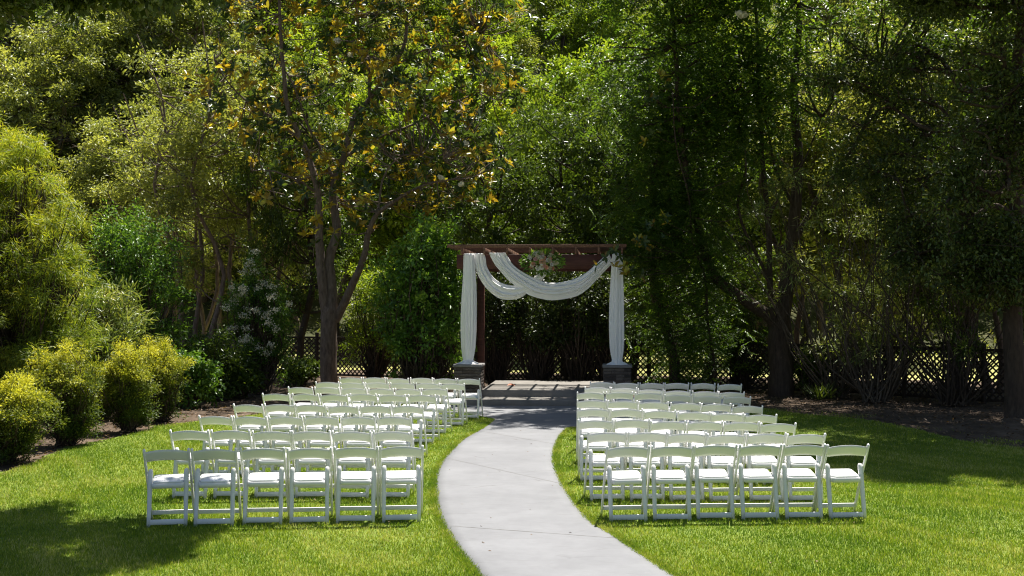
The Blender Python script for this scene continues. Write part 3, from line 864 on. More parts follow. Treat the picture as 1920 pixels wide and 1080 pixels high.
# ------------------------------------------------------------------ lattice fence
fpts = [(-15.5, 37.5), (-6.0, 35.0), (1.5, 31.6), (8.0, 28.4), (10.6, 25.6), (14.5, 22.5)]
seg = []
for A, B in zip(fpts[:-1], fpts[1:]):
    A = np.array(A); B = np.array(B); n = max(1, round(np.linalg.norm(B - A) / 2.4))
    for k in range(n): seg.append((A + (B - A) * k / n, A + (B - A) * (k + 1) / n))
um = MB(); um.box(-0.5, 0.5, -0.5, 0.5, -0.5, 0.5); lath_me = um.mesh('lath'); lath_me.materials.append(M['lattice'])
mids = [0.5 * (a + b) for a, b in seg]
pk = int(np.argmin([abs(m[0] - 1.1) for m in mids]))
for si, (A, B) in enumerate(seg):
    d = B - A; Lg = float(np.linalg.norm(d)); ang = math.atan2(d[1], d[0])
    fo = empty('lattice_fence_panel', (A[0], A[1], 0), ang)
    if si == pk: lab = 'dark lattice fence panel directly behind the pergola platform'
    else: lab = f"dark lattice fence panel, {ORD[abs(si-pk)-1]} from the pergola towards the {'magnolia' if si < pk else 'oleander'}"
    tag(fo, lab, 'fence', 'panels of the dark lattice fence')
    H = 1.16; z0 = 0.03; sp = 0.150; w = 0.036
    def lath(x0, z0_, x1, z1_, y):
        ln = math.hypot(x1 - x0, z1_ - z0_)
        if ln < 0.12: return
        o = add('lath', lath_me, None, fo, ((x0 + x1) / 2, y, (z0_ + z1_) / 2), (0, -math.atan2(z1_ - z0_, x1 - x0), 0), (ln, 0.010, w))
    c = -H
    while c < Lg:
        # rising lath x = c + (z - z0)
        xa, xb = max(c, 0.04), min(c + H, Lg - 0.04)
        if xb > xa:
            lath(xa, z0 + xa - c, xb, z0 + xb - c, -0.0056)
            lath(Lg - xa, z0 + xa - c, Lg - xb, z0 + xb - c, 0.0056)
        c += sp
    for zr in (z0 + 0.015, z0 + H - 0.015):
        add('rail', lath_me, None, fo, (Lg / 2, 0.031, zr), None, (Lg - 0.1, 0.036, 0.06))
    add('fence_post', lath_me, None, fo, (0.0, 0.02, 0.62), None, (0.09, 0.09, 1.4))

# ------------------------------------------------------------------ magnolia
def P3(x, y, d): return np.array([px(x, d), d, pz(y, d)])
MG = 30.0
mag = empty('magnolia_tree', (px(618, MG), MG, 0)); base = np.array(mag.location)
tag(mag, 'tall magnolia with forked grey trunk and golden brown leaves behind the chairs', 'tree')
mr_ = np.random.default_rng(31)
mb = MB()
limbs = [([(618, 738, 30), (617, 700, 30), (617, 650, 30), (617, 600, 30), (619, 580, 30)], .228, .21),
         ([(612, 598, 30), (609, 560, 30), (603, 520, 29.9), (600, 487, 29.9), (598, 422, 29.8), (595, 361, 29.7), (583, 308, 29.6), (563, 259, 29.5), (537, 192, 29.4), (526, 74, 29.3), (520, -60, 29.3)], .15, .035),
         ([(622, 598, 30), (622, 544, 30), (617, 483, 30), (632, 434, 30.1), (624, 373, 30.2), (626, 345, 30.2), (644, 296, 30.3), (663, 222, 30.4), (692, 185, 30.5), (733, 126, 30.6), (757, 85, 30.7), (763, 20, 30.8), (770, -80, 30.8)], .145, .03),
         ([(628, 600, 30), (640, 578, 29.9), (661, 532, 29.7), (681, 487, 29.5), (692, 434, 29.3), (708, 400, 29.1), (750, 370, 28.8), (800, 345, 28.5), (850, 335, 28.3)], .125, .02),
         ([(622, 330, 30.2), (600, 280, 30), (572, 225, 29.8), (545, 150, 29.5), (500, 90, 29.2)], .05, .015),
         ([(644, 296, 30.3), (700, 260, 30.8), (780, 230, 31.3), (850, 190, 31.6), (920, 170, 31.8)], .05, .012),
         ([(692, 185, 30.5), (690, 110, 30.2), (670, 40, 30), (660, -60, 30)], .05, .015),
         ([(595, 361, 29.7), (560, 340, 29.2), (510, 320, 28.8), (470, 320, 28.5)], .04, .01),
         ([(563, 259, 29.5), (500, 215, 29.2), (440, 170, 29), (400, 110, 28.9)], .04, .01),
         ([(733, 126, 30.6), (800, 90, 30.6), (860, 80, 30.4), (900, 60, 30.2)], .035, .01),
         ([(708, 400, 29.1), (720, 330, 28.9), (760, 290, 28.7), (830, 300, 28.4)], .035, .01)]
allp = []
for pts, r0, r1 in limbs:
    w = smooth_path([P3(*p) - base for p in pts], max(8, 3 * len(pts)))
    w += mr_.normal(size=w.shape) * 0.008
    mb.tube(w, np.linspace(r0, r1, len(w)), 12, cap=False, rough=0.03)
    if r0 < .2: allp.append(w[len(w) // 3:])
allp = np.vstack(allp)
# twig ends: rosettes of large leaves
RC = []
tries = 0
while len(RC) < 520 and tries < 30000:
    tries += 1
    x, y, d = mr_.uniform(385, 985), mr_.uniform(-230, 440), 30 + mr_.normal() * 1.3
    e = ((x - 690) / 300) ** 2 + ((y - 120) / 330) ** 2
    if e > 1 or mr_.random() > 0.55 + 0.45 * math.sin(x * 0.035) * math.cos(y * 0.04): continue
    p = P3(x, y, d) - base
    q = allp[np.argmin(((allp - p) ** 2).sum(1))]
    if np.linalg.norm(p - q) > 2.6: continue
    RC.append(p)
    limb_to(mb, mr_, q, p, 0.018, 0.007, 5, 5, 0.1)
RC = np.array(RC)
add('trunk', mb.mesh('magnolia_trunk', True), M['bark'], mag)
subs = RC[:, None, :] + mr_.normal(size=(len(RC), 3, 3)) * [0.24, 0.24, 0.20]
subs = subs.reshape(-1, 3); k = len(subs); nl = 9
ang = mr_.random((k, 1)) * 6.28 + np.arange(nl)[None, :] * 2.4
el = mr_.normal(0.45, 0.4, (k, nl))
axis = unit(mr_.normal(size=(k, 3)) * 0.6 + [0, -0.25, 0.8])
t1 = unit(np.cross(axis, [1, 0.1, 0])); t2 = np.cross(axis, t1)
D = np.cos(el)[..., None] * (np.cos(ang)[..., None] * t1[:, None] + np.sin(ang)[..., None] * t2[:, None]) + np.sin(el)[..., None] * axis[:, None]
Pm = subs[:, None] + D * 0.012 + axis[:, None] * np.linspace(0, 0.06, nl)[None, :, None]
Nm = axis[:, None] + mr_.normal(size=(k, nl, 3)) * 0.25
tone = np.clip(np.where(mr_.random((k, 1)) < 0.40, 0.80, 0.22) + mr_.normal(0, 0.13, (k, nl)), 0, 1)
Ll = mr_.uniform(.15, .245, (k, nl)); Wl = Ll * mr_.uniform(.36, .48, (k, nl))
flat_ = lambda a: a.reshape(-1, a.shape[-1]) if a.ndim == 3 else a.ravel()
P_, D_, N_, L_, W_, T_ = map(flat_, (Pm, D, Nm, Ll, Wl, tone))
# the leaves that show largest become single parts
world_p = P_ + base
sx_ = 960 + world_p[:, 0] / world_p[:, 1] * F; sy_ = HY - (world_p[:, 2] - CH) / world_p[:, 1] * F
score = np.where((sy_ > 5) & (sy_ < 430) & (sx_ > 380), L_ / world_p[:, 1], 0) * np.abs(unit(np.cross(np.cross(D_, N_), D_))[:, 1])
order = np.argsort(-score); big = order[:290]; rest = order[290:]
add('crown', crown_mesh('magnolia_crown', [(P_[rest], D_[rest], N_[rest], L_[rest], W_[rest], T_[rest])], 0.12, True), LM['magnolia'], mag)['kind'] = 'stuff'
leafs = []
for tv in (0.1, 0.3, 0.55, 0.75, 0.95):
    V, T, kk = leaf_geo(np.zeros((1, 3)), np.array([[0, 1.0, 0]]), np.array([[0, 0, 1.0]]), np.array([1.0]), np.array([0.43]), 0.12, True)
    lm = make_mesh('leaf', V, T, var=np.full(len(T), tv)); lm.materials.append(LM['magnolia']); leafs.append(lm)
for q in big:
    dv = Vector(D_[q]).normalized(); nv = Vector(N_[q]); sv = dv.cross(nv).normalized(); uv = sv.cross(dv)
    o = add('leaf', leafs[int(min(4, T_[q] * 5))], None, mag)
    L0 = float(L_[q])
    o.matrix_local = Matrix.Translation(Vector(P_[q])) @ Matrix((sv, dv, uv)).transposed().to_4x4() @ Matrix.Scale(L0, 4)
# white magnolia blossoms
def blossom_mesh():
    V = []; T = []
    for ring, (n, tilt, s) in enumerate(((6, 0.75, 0.11), (4, 1.15, 0.10))):
        for q in range(n):
            a = 2 * math.pi * q / n + ring * 0.6
            c, s_ = math.cos(a), math.sin(a); side = np.array([-s_, c, 0])
            p = []
            for t, w in ((0, .012), (.35, .045), (.75, .05), (1, .012)):
                out = np.array([c * math.cos(tilt) * t + c * 0.25 * t * (1 - t), s_ * math.cos(tilt) * t + s_ * 0.25 * t * (1 - t), math.sin(tilt) * t]) * s
                p += [out - side * w * s / .1, out + side * w * s / .1]
            k = len(V); V += p
            for e in range(3): T += [(k + 2 * e, k + 2 * e + 1, k + 2 * e + 3), (k + 2 * e, k + 2 * e + 3, k + 2 * e + 2)]
    me = make_mesh('blossom', np.array(V), np.array(T), var=np.full(len(T), 0.9)); me.materials.append(LM['petal']); return me
bl = blossom_mesh()
for x, y in ((780, 316), (866, 348), (872, 273), (632, 78), (657, 105), (825, 337)):
    o = add('blossom', bl, None, mag); o.location = P3(x, y, 28.3 if x > 700 else 28.9) - base
    o.rotation_euler = (mr_.normal() * 0.6 + 0.4, mr_.normal() * 0.5, mr_.random() * 6); s = mr_.uniform(.9, 1.3); o.scale = (s, s, s)

# ------------------------------------------------------------------ shrubs on the left
def golden(seed, h, w):
    r = np.random.default_rng(seed)
    C = ell_points(r, 190, (0, 0, h * 0.52), (w / 2, w / 2, h * 0.50), 0.5)
    C[:, :2] /= np.sqrt(1.05 - 0.75 * np.clip((h * .52 - C[:, 2:3]) / (h * .5), 0, 1) ** 2)
    sh = ell_points(r, 46, (0, 0, h * 0.62), (w * 0.60, w * 0.60, h * 0.45), 0.97, -0.1)
    C = np.vstack([C, sh]); C = C[C[:, 2] > 0.06]
    C[:, :2] *= 0.84 * (0.86 + 0.2 * np.clip(C[:, 2:3] / h, 0, 1))
    C[:, 0] += 0.10 * np.sin(C[:, 2] * 3 + seed); C[:, 2] *= 1 + 0.08 * np.sin(C[:, 0] * 7 + seed)
    return C
gold_spots = [(8, 16.0, 1.02, 1.15, 'golden leafed rounded shrub at the bed edge below the feathery tree'),
              (124, 17.9, 1.48, 1.10, 'tallest golden leafed shrub on the bed edge, in front of the oleander'),
              (242, 19.9, 1.28, 1.00, 'golden leafed shrub on the bed edge, leaning over the bare soil'),
              (303, 21.6, 1.34, 0.95, 'golden leafed shrub at the far end of the bed, beside the dark privet')]
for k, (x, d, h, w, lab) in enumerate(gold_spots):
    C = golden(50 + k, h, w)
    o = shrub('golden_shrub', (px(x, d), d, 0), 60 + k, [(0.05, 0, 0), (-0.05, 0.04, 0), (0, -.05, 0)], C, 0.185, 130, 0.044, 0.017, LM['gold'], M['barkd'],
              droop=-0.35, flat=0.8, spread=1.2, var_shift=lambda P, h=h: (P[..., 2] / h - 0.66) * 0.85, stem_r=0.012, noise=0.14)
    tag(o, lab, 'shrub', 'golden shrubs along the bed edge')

# feathery fern pine
r = np.random.default_rng(70)
FPb = np.array([px(20, 20.5), 20.5, 0])
lobes = [((-10, 300, 20.5), 0.95), ((30, 330, 20.2), 0.75), ((50, 290, 20.6), 0.45), ((60, 420, 19.9), 0.9), ((125, 450, 20.3), 0.6), ((20, 480, 19.6), 1.0), ((90, 540, 19.8), 0.9), ((10, 600, 19.3), 1.0), ((70, 660, 19.4), 0.85), ((-80, 420, 20.5), 1.3), ((-90, 600, 20), 1.4), ((-60, 300, 20.8), 1.0), ((0, 720, 19.2), .8), ((110, 620, 20), .7)]
C = []
for (x, y, d), R_ in lobes:
    C.append(ell_points(r, int(26 * R_ + 8), P3(x, y, d) - FPb, (R_, R_, R_ * 0.95), 0.5))
C = np.vstack(C)
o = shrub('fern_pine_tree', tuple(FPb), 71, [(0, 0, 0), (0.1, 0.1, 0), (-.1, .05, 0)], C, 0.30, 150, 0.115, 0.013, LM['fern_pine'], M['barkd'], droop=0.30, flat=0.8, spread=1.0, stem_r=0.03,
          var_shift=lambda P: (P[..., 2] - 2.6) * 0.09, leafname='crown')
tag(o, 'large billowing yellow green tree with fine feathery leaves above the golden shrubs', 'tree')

def blob_shrub(name, label, x, d, ytop, wpx, seed, leafm, n, nleaf, L, W, cl=0.32, bark='barkd', ybot=None, cat='shrub', group=None, lo=-0.95, zmin=None, **kw):
    r = np.random.default_rng(seed)
    h = pz(ytop, d); w = wpx * d / F / 2
    C = ell_points(r, n, (0, 0, h * 0.53), (w * 0.92, w * 0.92, h * 0.46), 0.4, lo)
    C[:, :2] /= np.sqrt(1.05 - 0.8 * np.clip((h * .53 - C[:, 2:3]) / (h * .46), 0, 1) ** 2)
    C = C[C[:, 2] > (0.1 if zmin is None else zmin)]
    o = shrub(name, (px(x, d), d, 0), seed + 1, [(0.1, 0, 0), (-0.1, 0.05, 0), (0, -.1, 0), (.05, .12, 0)], C, cl, nleaf, L, W, leafm, M[bark], **kw)
    tag(o, label, cat, group)
    return o, C
blob_shrub('oleander', 'pale green oleander with long narrow leaves above the golden shrubs', 190, 22.3, 512, 200, 81, LM['oleander'], 110, 80, 0.15, 0.026, 0.36, droop=-0.25, spread=1.1, stem_r=.014)
blob_shrub('privet_shrub', 'large dark glossy privet shrub behind the oleander', 245, 25.5, 385, 225, 83, LM['laurel'], 190, 110, 0.085, 0.04, 0.42, droop=0.1)
blob_shrub('privet_shrub', 'low dark shrub between the golden shrubs and the white flowering bush', 385, 26.5, 610, 130, 85, LM['dark'], 80, 110, 0.08, 0.04, 0.34)
o, C = blob_shrub('flowering_bush', 'upright green bush covered in clusters of small cream flowers', 485, 28.2, 492, 140, 87, LM['laurel'], 150, 110, 0.075, 0.034, 0.30, droop=-0.1)
r = np.random.default_rng(88)
front = C[np.argsort(C[:, 1] - 0.25 * C[:, 2])][:38]
for c in front[::1]:
    c = c + np.array([0, -0.2, 0.08]) + r.normal(size=3) * 0.08
    n = 60
    off = r.normal(size=(n, 3)) * [0.06, 0.05, 0.045]
    add('flower_cluster', crown_mesh('flower_cluster', [(c + off, r.normal(size=(n, 3)), r.normal(size=(n, 3)), np.full(n, .042), np.full(n, .034), r.random(n))]), LM['petal'], o)['kind'] = 'stuff'
o, C = blob_shrub('laurel_shrub', 'tall glossy green laurel shrub beside the pergola pedestal', 792, 27.0, 408, 195, 91, LM['laurel2'], 210, 85, 0.115, 0.055, 0.36, droop=0.0, spread=1.1)
blob_shrub('privet_shrub', 'dark leafy shrub behind the magnolia trunk', 700, 32.5, 470, 150, 93, LM['bright'], 90, 90, 0.09, 0.045, 0.4)

blob_shrub('low_shrub', 'low dark leafy shrub at the far end of the golden shrubs', 350, 24.6, 655, 120, 95, LM['laurel'], 60, 80, 0.10, 0.055, 0.28)
blob_shrub('low_shrub', 'low dark shrub at the foot of the cream flowering bush', 440, 27.0, 668, 120, 97, LM['dark'], 60, 80, 0.10, 0.055, 0.28)
blob_shrub('low_shrub', 'small dark shrub between the flowering bush and the magnolia trunk', 560, 31.0, 672, 80, 99, LM['dark'], 40, 80, 0.09, 0.05, 0.26)

# dark hedge shrubs behind the platform
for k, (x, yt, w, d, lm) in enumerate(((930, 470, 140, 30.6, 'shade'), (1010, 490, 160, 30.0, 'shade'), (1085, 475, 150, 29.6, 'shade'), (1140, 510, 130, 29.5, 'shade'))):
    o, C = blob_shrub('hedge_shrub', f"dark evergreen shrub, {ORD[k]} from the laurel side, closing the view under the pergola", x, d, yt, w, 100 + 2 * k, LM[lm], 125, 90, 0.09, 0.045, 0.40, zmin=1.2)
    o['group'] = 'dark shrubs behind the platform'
blob_shrub('hedge_shrub', 'low dark bush at the foot of the lattice beside the thick forked trunk', 1520, 27.6, 645, 70, 111, LM['dark'], 40, 90, 0.07, 0.035, 0.26)
blob_shrub('hedge_shrub', 'dark low shrub at the lattice behind the last chairs', 1390, 29.5, 560, 110, 113, LM['dark'], 70, 90, 0.08, 0.04, 0.34)

# ------------------------------------------------------------------ wisteria vine, oak and right-hand trees
r = np.random.default_rng(120)
WB = np.array([px(1262, 27.3), 27.3, 0])
wis = empty('wisteria_vine', tuple(WB)); tag(wis, 'twisting old vine with hanging bright green pinnate leaves beside the pergola', 'vine')
mb = MB()
for k in range(3):
    pts = [(1266, 745), (1264, 690), (1256, 640), (1240, 590), (1228, 545), (1224, 490), (1240, 420), (1225, 340), (1250, 250), (1240, 160)]
    w = smooth_path([P3(x + 5 * math.sin(i * 1.3 + k * 2.1), y, 27.3 + 0.1 * math.cos(i * 1.3 + k * 2.1)) - WB for i, (x, y) in enumerate(pts)], 40)
    mb.tube(w, np.linspace(0.085, 0.03, 40), 7, cap=False, rough=.06)
C = []
for (x, y, d, rx, rz, n) in ((1265, 600, 26.9, 1.0, 1.0, 34), (1250, 470, 26.7, 1.15, 1.0, 46), (1310, 380, 26.8, 1.2, 1.1, 46), (1220, 360, 27.0, 0.9, 0.9, 28), (1340, 520, 27.2, 0.8, 1.0, 28), (1280, 700, 27.4, 0.7, 0.5, 14), (1240, 250, 27.2, 1.3, 1.1, 40), (1370, 260, 26.6, 1.0, 1.2, 36), (1190, 420, 26.4, .6, .9, 20), (1320, 640, 28.2, .9, .7, 22)):
    C.append(ell_points(r, n, P3(x, y, d) - WB, (rx, 0.8, rz), 0.35))
C = np.vstack(C)
wp = smooth_path([P3(x, y, 27.3) - WB for x, y in pts], 40)
for c in C:
    q = wp[np.argmin(((wp - c) ** 2).sum(1) + 3 * (wp[:, 2] > c[2]))]
    limb_to(mb, r, q, c, 0.014, 0.005, 4, 5, 0.05)
add('stems', mb.mesh('wisteria_stems', True), M['barkd'], wis)
def pinnate(r, C, R, nspray, nl, L, Ll, Wl):
    """sprays: a drooping rachis with paired leaflets"""
    k = len(C)
    s = C[:, None, :] + r.normal(size=(k, nspray, 3)) * R * [0.55, 0.55, 0.5]
    ax = unit(r.normal(size=(k, nspray, 3)) * [1, 1, 0.35] + [0, -0.15, -0.45])
    t = np.linspace(0.1, 1, nl)[None, None, :, None]
    Pp = s[:, :, None, :] + ax[:, :, None, :] * t * L + np.array([0, 0, -1.0]) * t * t * L * 0.25
    sd = unit(np.cross(ax, [0, 0, 1.0]))
    sg = np.where(np.arange(nl) % 2 == 0, 1.0, -1.0)[None, None, :, None]
    Dd = sd[:, :, None, :] * sg + ax[:, :, None, :] * 0.55 + r.normal(size=Pp.shape) * 0.15 - [0, 0, 0.25]
    Nn = np.array([0, 0, 1.0]) + r.normal(size=Pp.shape) * 0.3
    n = Pp.shape[0] * nspray * nl
    cv = np.clip(r.normal(.45, .2, (k, nspray, 1)) + r.normal(0, .1, (k, nspray, nl)), 0, 1)
    return Pp.reshape(-1, 3), Dd.reshape(-1, 3), Nn.reshape(-1, 3), Ll * r.uniform(.7, 1.2, n), Wl * r.uniform(.8, 1.2, n), cv.ravel()
add('foliage', crown_mesh('wisteria_foliage', [pinnate(r, C, 0.5, 19, 12, 0.28, 0.085, 0.034)]), LM['wisteria'], wis)

# forked tree with spreading high crown
RB = np.array([px(1465, 27.6), 27.6, 0])
rt = empty('forked_tree', tuple(RB)); tag(rt, 'big dark tree with thick trunk forking low, behind the oleander side chairs', 'tree')
r = np.random.default_rng(130)
mb = MB()
limbs = [([(1464, 752, 27.6), (1465, 735, 27.6), (1464, 680, 27.6), (1461, 630, 27.6), (1460, 600, 27.6)], .33, .25),
         ([(1456, 612, 27.6), (1433, 587, 27.5), (1382, 554, 27.3), (1340, 517, 27.1), (1318, 460, 27), (1300, 380, 26.9), (1280, 280, 26.8), (1270, 150, 26.6), (1260, 0, 26.5), (1240, -120, 26.4)], .16, .03),
         ([(1463, 610, 27.6), (1477, 531, 27.6), (1484, 462, 27.7), (1493, 392, 27.7), (1498, 300, 27.8), (1490, 180, 27.9), (1500, 60, 28), (1495, -100, 28)], .21, .05),
         ([(1452, 600, 27.5), (1445, 554, 27.4), (1440, 416, 27.3), (1433, 323, 27.2), (1425, 200, 27.2), (1420, 50, 27.2), (1410, -100, 27.2)], .085, .03),
         ([(1450, 560, 27.5), (1430, 500, 27.2), (1400, 440, 27), (1385, 380, 26.9), (1400, 300, 26.8), (1370, 180, 26.6)], .05, .02),
         ([(1484, 462, 27.7), (1530, 380, 27.4), (1570, 320, 27.2), (1620, 240, 27), (1660, 120, 26.8)], .08, .02),
         ([(1440, 416, 27.3), (1470, 350, 27), (1510, 300, 26.6), (1540, 220, 26.3)], .04, .012),
         ([(1493, 392, 27.7), (1455, 320, 27.4), (1440, 240, 27.2), (1400, 120, 27)], .05, .015)]
allp = []
for pts, r0, r1 in limbs:
    w = smooth_path([P3(*p) - RB for p in pts], max(8, 3 * len(pts)))
    w += r.normal(size=w.shape) * 0.01
    mb.tube(w, np.linspace(r0, r1, len(w)), 10, cap=False, rough=.04)
    if r0 < .3: allp.append(w[len(w) // 2:])
allp = np.vstack(allp)
C = np.vstack([ell_points(r, 80, (0.9, -0.9, 10.2), (4.2, 3.0, 4.6), 0.4, -0.9), ell_points(r, 90, (-2.6, -2.1, 10.4), (2.9, 1.5, 1.6), 0.1), ell_points(r, 34, P3(1240, 140, 27) - RB, (1.6, 1.3, 1.8), .4), ell_points(r, 34, P3(1390, 160, 26.6) - RB, (1.7, 1.2, 2.0), .4)])
for c in C:
    q = allp[np.argmin(((allp - c) ** 2).sum(1))]
    limb_to(mb, r, q, c, 0.04, 0.01, 5, 6, 0.08)
add('trunk', mb.mesh('forked_trunk', True), M['barkd'], rt)
add('crown', crown_mesh('forked_crown', [pinnate(r, C, 1.0, 30, 11, 0.36, 0.12, 0.055)]), LM['wisteria'], rt)
o = add('blossom', bl, None, rt); o.location = P3(1390, 33, 24.6) - RB; o.scale = (1.9, 1.9, 1.9); o.rotation_euler = (0.3, 0.2, 0)

# young magnolia whose branch reaches over the pergola corner
SB = np.array([px(1335, 27.9), 27.9, 0])
sap = empty('magnolia_sapling', tuple(SB)); tag(sap, 'young magnolia with bronze leaved branches reaching over the pergola corner', 'tree')
r = np.random.default_rng(190); mb = MB()
tpts = [(1335, 742), (1338, 680), (1326, 600), (1322, 520), (1298, 450), (1292, 370), (1268, 270), (1262, 170)]
w = smooth_path([P3(x, y, 27.9 - 2.4 * i / 7) - SB for i, (x, y) in enumerate(tpts)], 24); mb.tube(w, np.linspace(.045, .012, 24), 7, cap=False)
ends = [(1205, 445, 25.0), (1165, 478, 24.8), (1145, 492, 24.7), (1180, 520, 24.8), (1225, 425, 24.9), (1185, 455, 24.7), (1215, 470, 24.9), (1245, 412, 24.9), (1160, 505, 24.7), (1240, 155, 24.9), (1262, 150, 24.9), (1205, 165, 24.9), (1225, 180, 25), (1225, 250, 25), (1290, 270, 25), (1380, 330, 25), (1365, 165, 24.9), (1460, 385, 25.2), (1300, 420, 25.2), (1320, 500, 25.3), (1265, 555, 25.4), (1240, 600, 25.3)]
E = np.array([P3(*e) - SB for e in ends])
for e in E:
    q = w[np.argmin(((w - e) ** 2).sum(1) + 2.0 * np.clip(w[:, 2] - e[2] + .2, 0, 9))]
    limb_to(mb, r, q, e, .011, .005, 5, 9, .12)
add('trunk', mb.mesh('sapling_trunk', True), M['barkd'], sap)
sub = (E[:, None] + r.normal(size=(len(E), 3, 3)) * [.13, .1, .10]).reshape(-1, 3)
for c in sub:
    ax = unit(r.normal(size=3) * .5 + [0, -.3, .8]); t1 = unit(np.cross(ax, [1, .1, 0])); t2 = np.cross(ax, t1); tone = 0.8 if r.random() < .3 else 0.25
    for q in range(7):
        an = q * 2.4; elv = r.normal(.4, .4)
        dv = Vector(math.cos(elv) * (math.cos(an) * t1 + math.sin(an) * t2) + math.sin(elv) * ax).normalized(); sv = dv.cross(Vector(ax)).normalized(); uv = sv.cross(dv)
        if len(sap.children) > 295: break
        o = add('leaf', leafs[int(np.clip((tone + r.normal() * .12) * 5, 0, 4))], None, sap)
        o.matrix_local = Matrix.Translation(Vector(c)) @ Matrix((sv, dv, uv)).transposed().to_4x4() @ Matrix.Scale(r.uniform(.12, .19), 4)

# oak at the right edge: overhangs the lawn
OB = np.array([px(1902, 22.6), 22.6, 0])
ok = empty('oak_tree', tuple(OB)); tag(ok, 'broad dark evergreen oak shading the lawn past the oleander side chairs', 'tree')
r = np.random.default_rng(140)
mb = MB()
tp = smooth_path([(0, 0, -.1), (0.02, 0, .6), (-0.03, .02, 2.0), (0.1, 0, 3.6), (0.0, .1, 5.5), (0.2, 0, 8)], 20)
rad = np.linspace(.23, .10, 20); rad[0] = .31; mb.tube(tp, rad, 12, cap=False, rough=.04)
C = np.vstack([ell_points(r, 190, (-1.5, -1.7, 9.4), (4.4, 3.0, 1.9), 0.1), ell_points(r, 60, P3(1720, 300, 24.5) - OB, (1.9, 1.0, 1.7), .3), ell_points(r, 60, P3(1850, 380, 21.8) - OB, (1.3, 0.7, 1.7), .2), ell_points(r, 45, P3(1900, 180, 21.6) - OB, (1.5, 0.8, 1.3), .2), ell_points(r, 40, P3(1620, 130, 24.0) - OB, (1.6, 1.0, 1.3), .3), ell_points(r, 30, P3(1920, 500, 21.6) - OB, (0.9, 0.5, .9), .2), ell_points(r, 24, P3(1840, 520, 22.4) - OB, (0.8, 0.5, .6), .2), ell_points(r, 30, P3(1740, 460, 24) - OB, (1.1, 0.6, .8), .2)])
branch_out(mb, r, tp[9:], C, 0.09, 0.008)
for c in C:
    for _ in range(2): limb_to(mb, r, c, c + r.normal(size=3) * .4, .010, .004, 4, 4, 0)
EX = ell_points(r, 170, (3.4, -6.0, 8.6), (4.6, 5.4, 3.2), .2); branch_out(mb, r, tp[12:], EX, 0.09, 0.01)  # extra crown lobe, out of frame, added to block sky light over the lawn
add('trunk', mb.mesh('oak_trunk', True), M['barkd'], ok)
add('crown', crown_mesh('oak_crown', [clump_leaves(r, C[:190], 0.75, 400, 0.12, 0.062, .7, .2), clump_leaves(r, C[190:], 0.62, 130, 0.10, 0.048, .7, .2), clump_leaves(r, EX, 0.85, 150, 0.17, 0.09, .7, .2)]), LM['oak'], ok)

# oleander thicket with bare fanning stems
r = np.random.default_rng(150)
for k, (x, d, lab, n, sd) in enumerate(((1640, 25.8, 'many stemmed oleander fanning out with silvery narrow leaves before the lattice', 70, 1), (1790, 25.0, 'twiggy dark oleander thicket between the lattice and the oak trunk', 60, 2), (1560, 27.0, 'sparse oleander with arching bare stems next to the forked trunk', 44, 3))):
    B_ = np.array([px(x, d), d, 0]); C = []
    for q in range(n):
        t = r.normal() * 0.8; hgt = r.uniform(1.0, 5.6)
        C.append((t * hgt * 0.42, r.normal() * 0.5, hgt))
    C = np.array(C)
    o = shrub('oleander', tuple(B_), 151 + k, [(0.25 * math.cos(a), 0.2 * math.sin(a), 0) for a in np.linspace(0, 6, 9)], C, 0.42, 95, 0.16, 0.026, LM['oleander'] if k != 1 else LM['dark'], M['twig'] if k != 1 else M['barkd'], droop=0.05, flat=0.9, stem_r=0.024)
    tag(o, lab, 'shrub')

# strappy clump at the foot of the fence
r = np.random.default_rng(160)
n = 90; a = r.random(n) * 6.28
D_ = np.stack([np.cos(a), np.sin(a), r.uniform(.6, 1.8, n)], 1)
o = add('agapanthus', crown_mesh('agapanthus', [(r.normal(size=(n, 3)) * [.12, .12, 0], D_, np.tile([0, 0, 1.0], (n, 1)) - D_ * .3, r.uniform(.35, .6, n), np.full(n, .035), r.random(n))]), LM['shade'])
o.location = (px(1540, 26.2), 26.2, 0); tag(o, 'low clump of strappy green leaves at the foot of the lattice', 'plant')

# overhanging tree at the left
LB = np.array([-8.8, 13.9, 0])
ol = empty('overhanging_tree', tuple(LB)); tag(ol, 'dark leafy branches overhanging the lawn above the feathery tree', 'tree')
r = np.random.default_rng(170)
mb = MB(); tp = smooth_path([(0, 0, -.1), (.05, 0, 1.5), (.2, .0, 3.5), (.8, .0, 5.6), (2.2, -.2, 7.2), (4.2, -.4, 7.9)], 20)
mb.tube(tp, np.linspace(.26, .10, 20), 10, cap=False)
C = np.vstack([ell_points(r, 130, (4.5, -0.6, 7.7), (3.3, 1.9, 1.3), .2), ell_points(r, 34, (3.6, -0.7, 6.15), (2.6, .9, .55), .1), ell_points(r, 40, (1.0, -0.5, 7.4), (2.0, 1.6, 1.3), .2), ell_points(r, 150, (-3.0, -4.0, 7.8), (4.6, 4.6, 2.6), .2)])  # last lobe is unseen, added to keep sky light off the near lawn
branch_out(mb, r, tp[9:], C, 0.08, 0.008)
add('trunk', mb.mesh('overhang_trunk', True), M['barkd'], ol)
add('crown', crown_mesh('overhang_crown', [clump_leaves(r, C[:-150], 0.6, 420, .125, .068, .6, .2), clump_leaves(r, C[-150:], 0.85, 150, .17, .09, .6, .2)]), LM['oak'], ol)

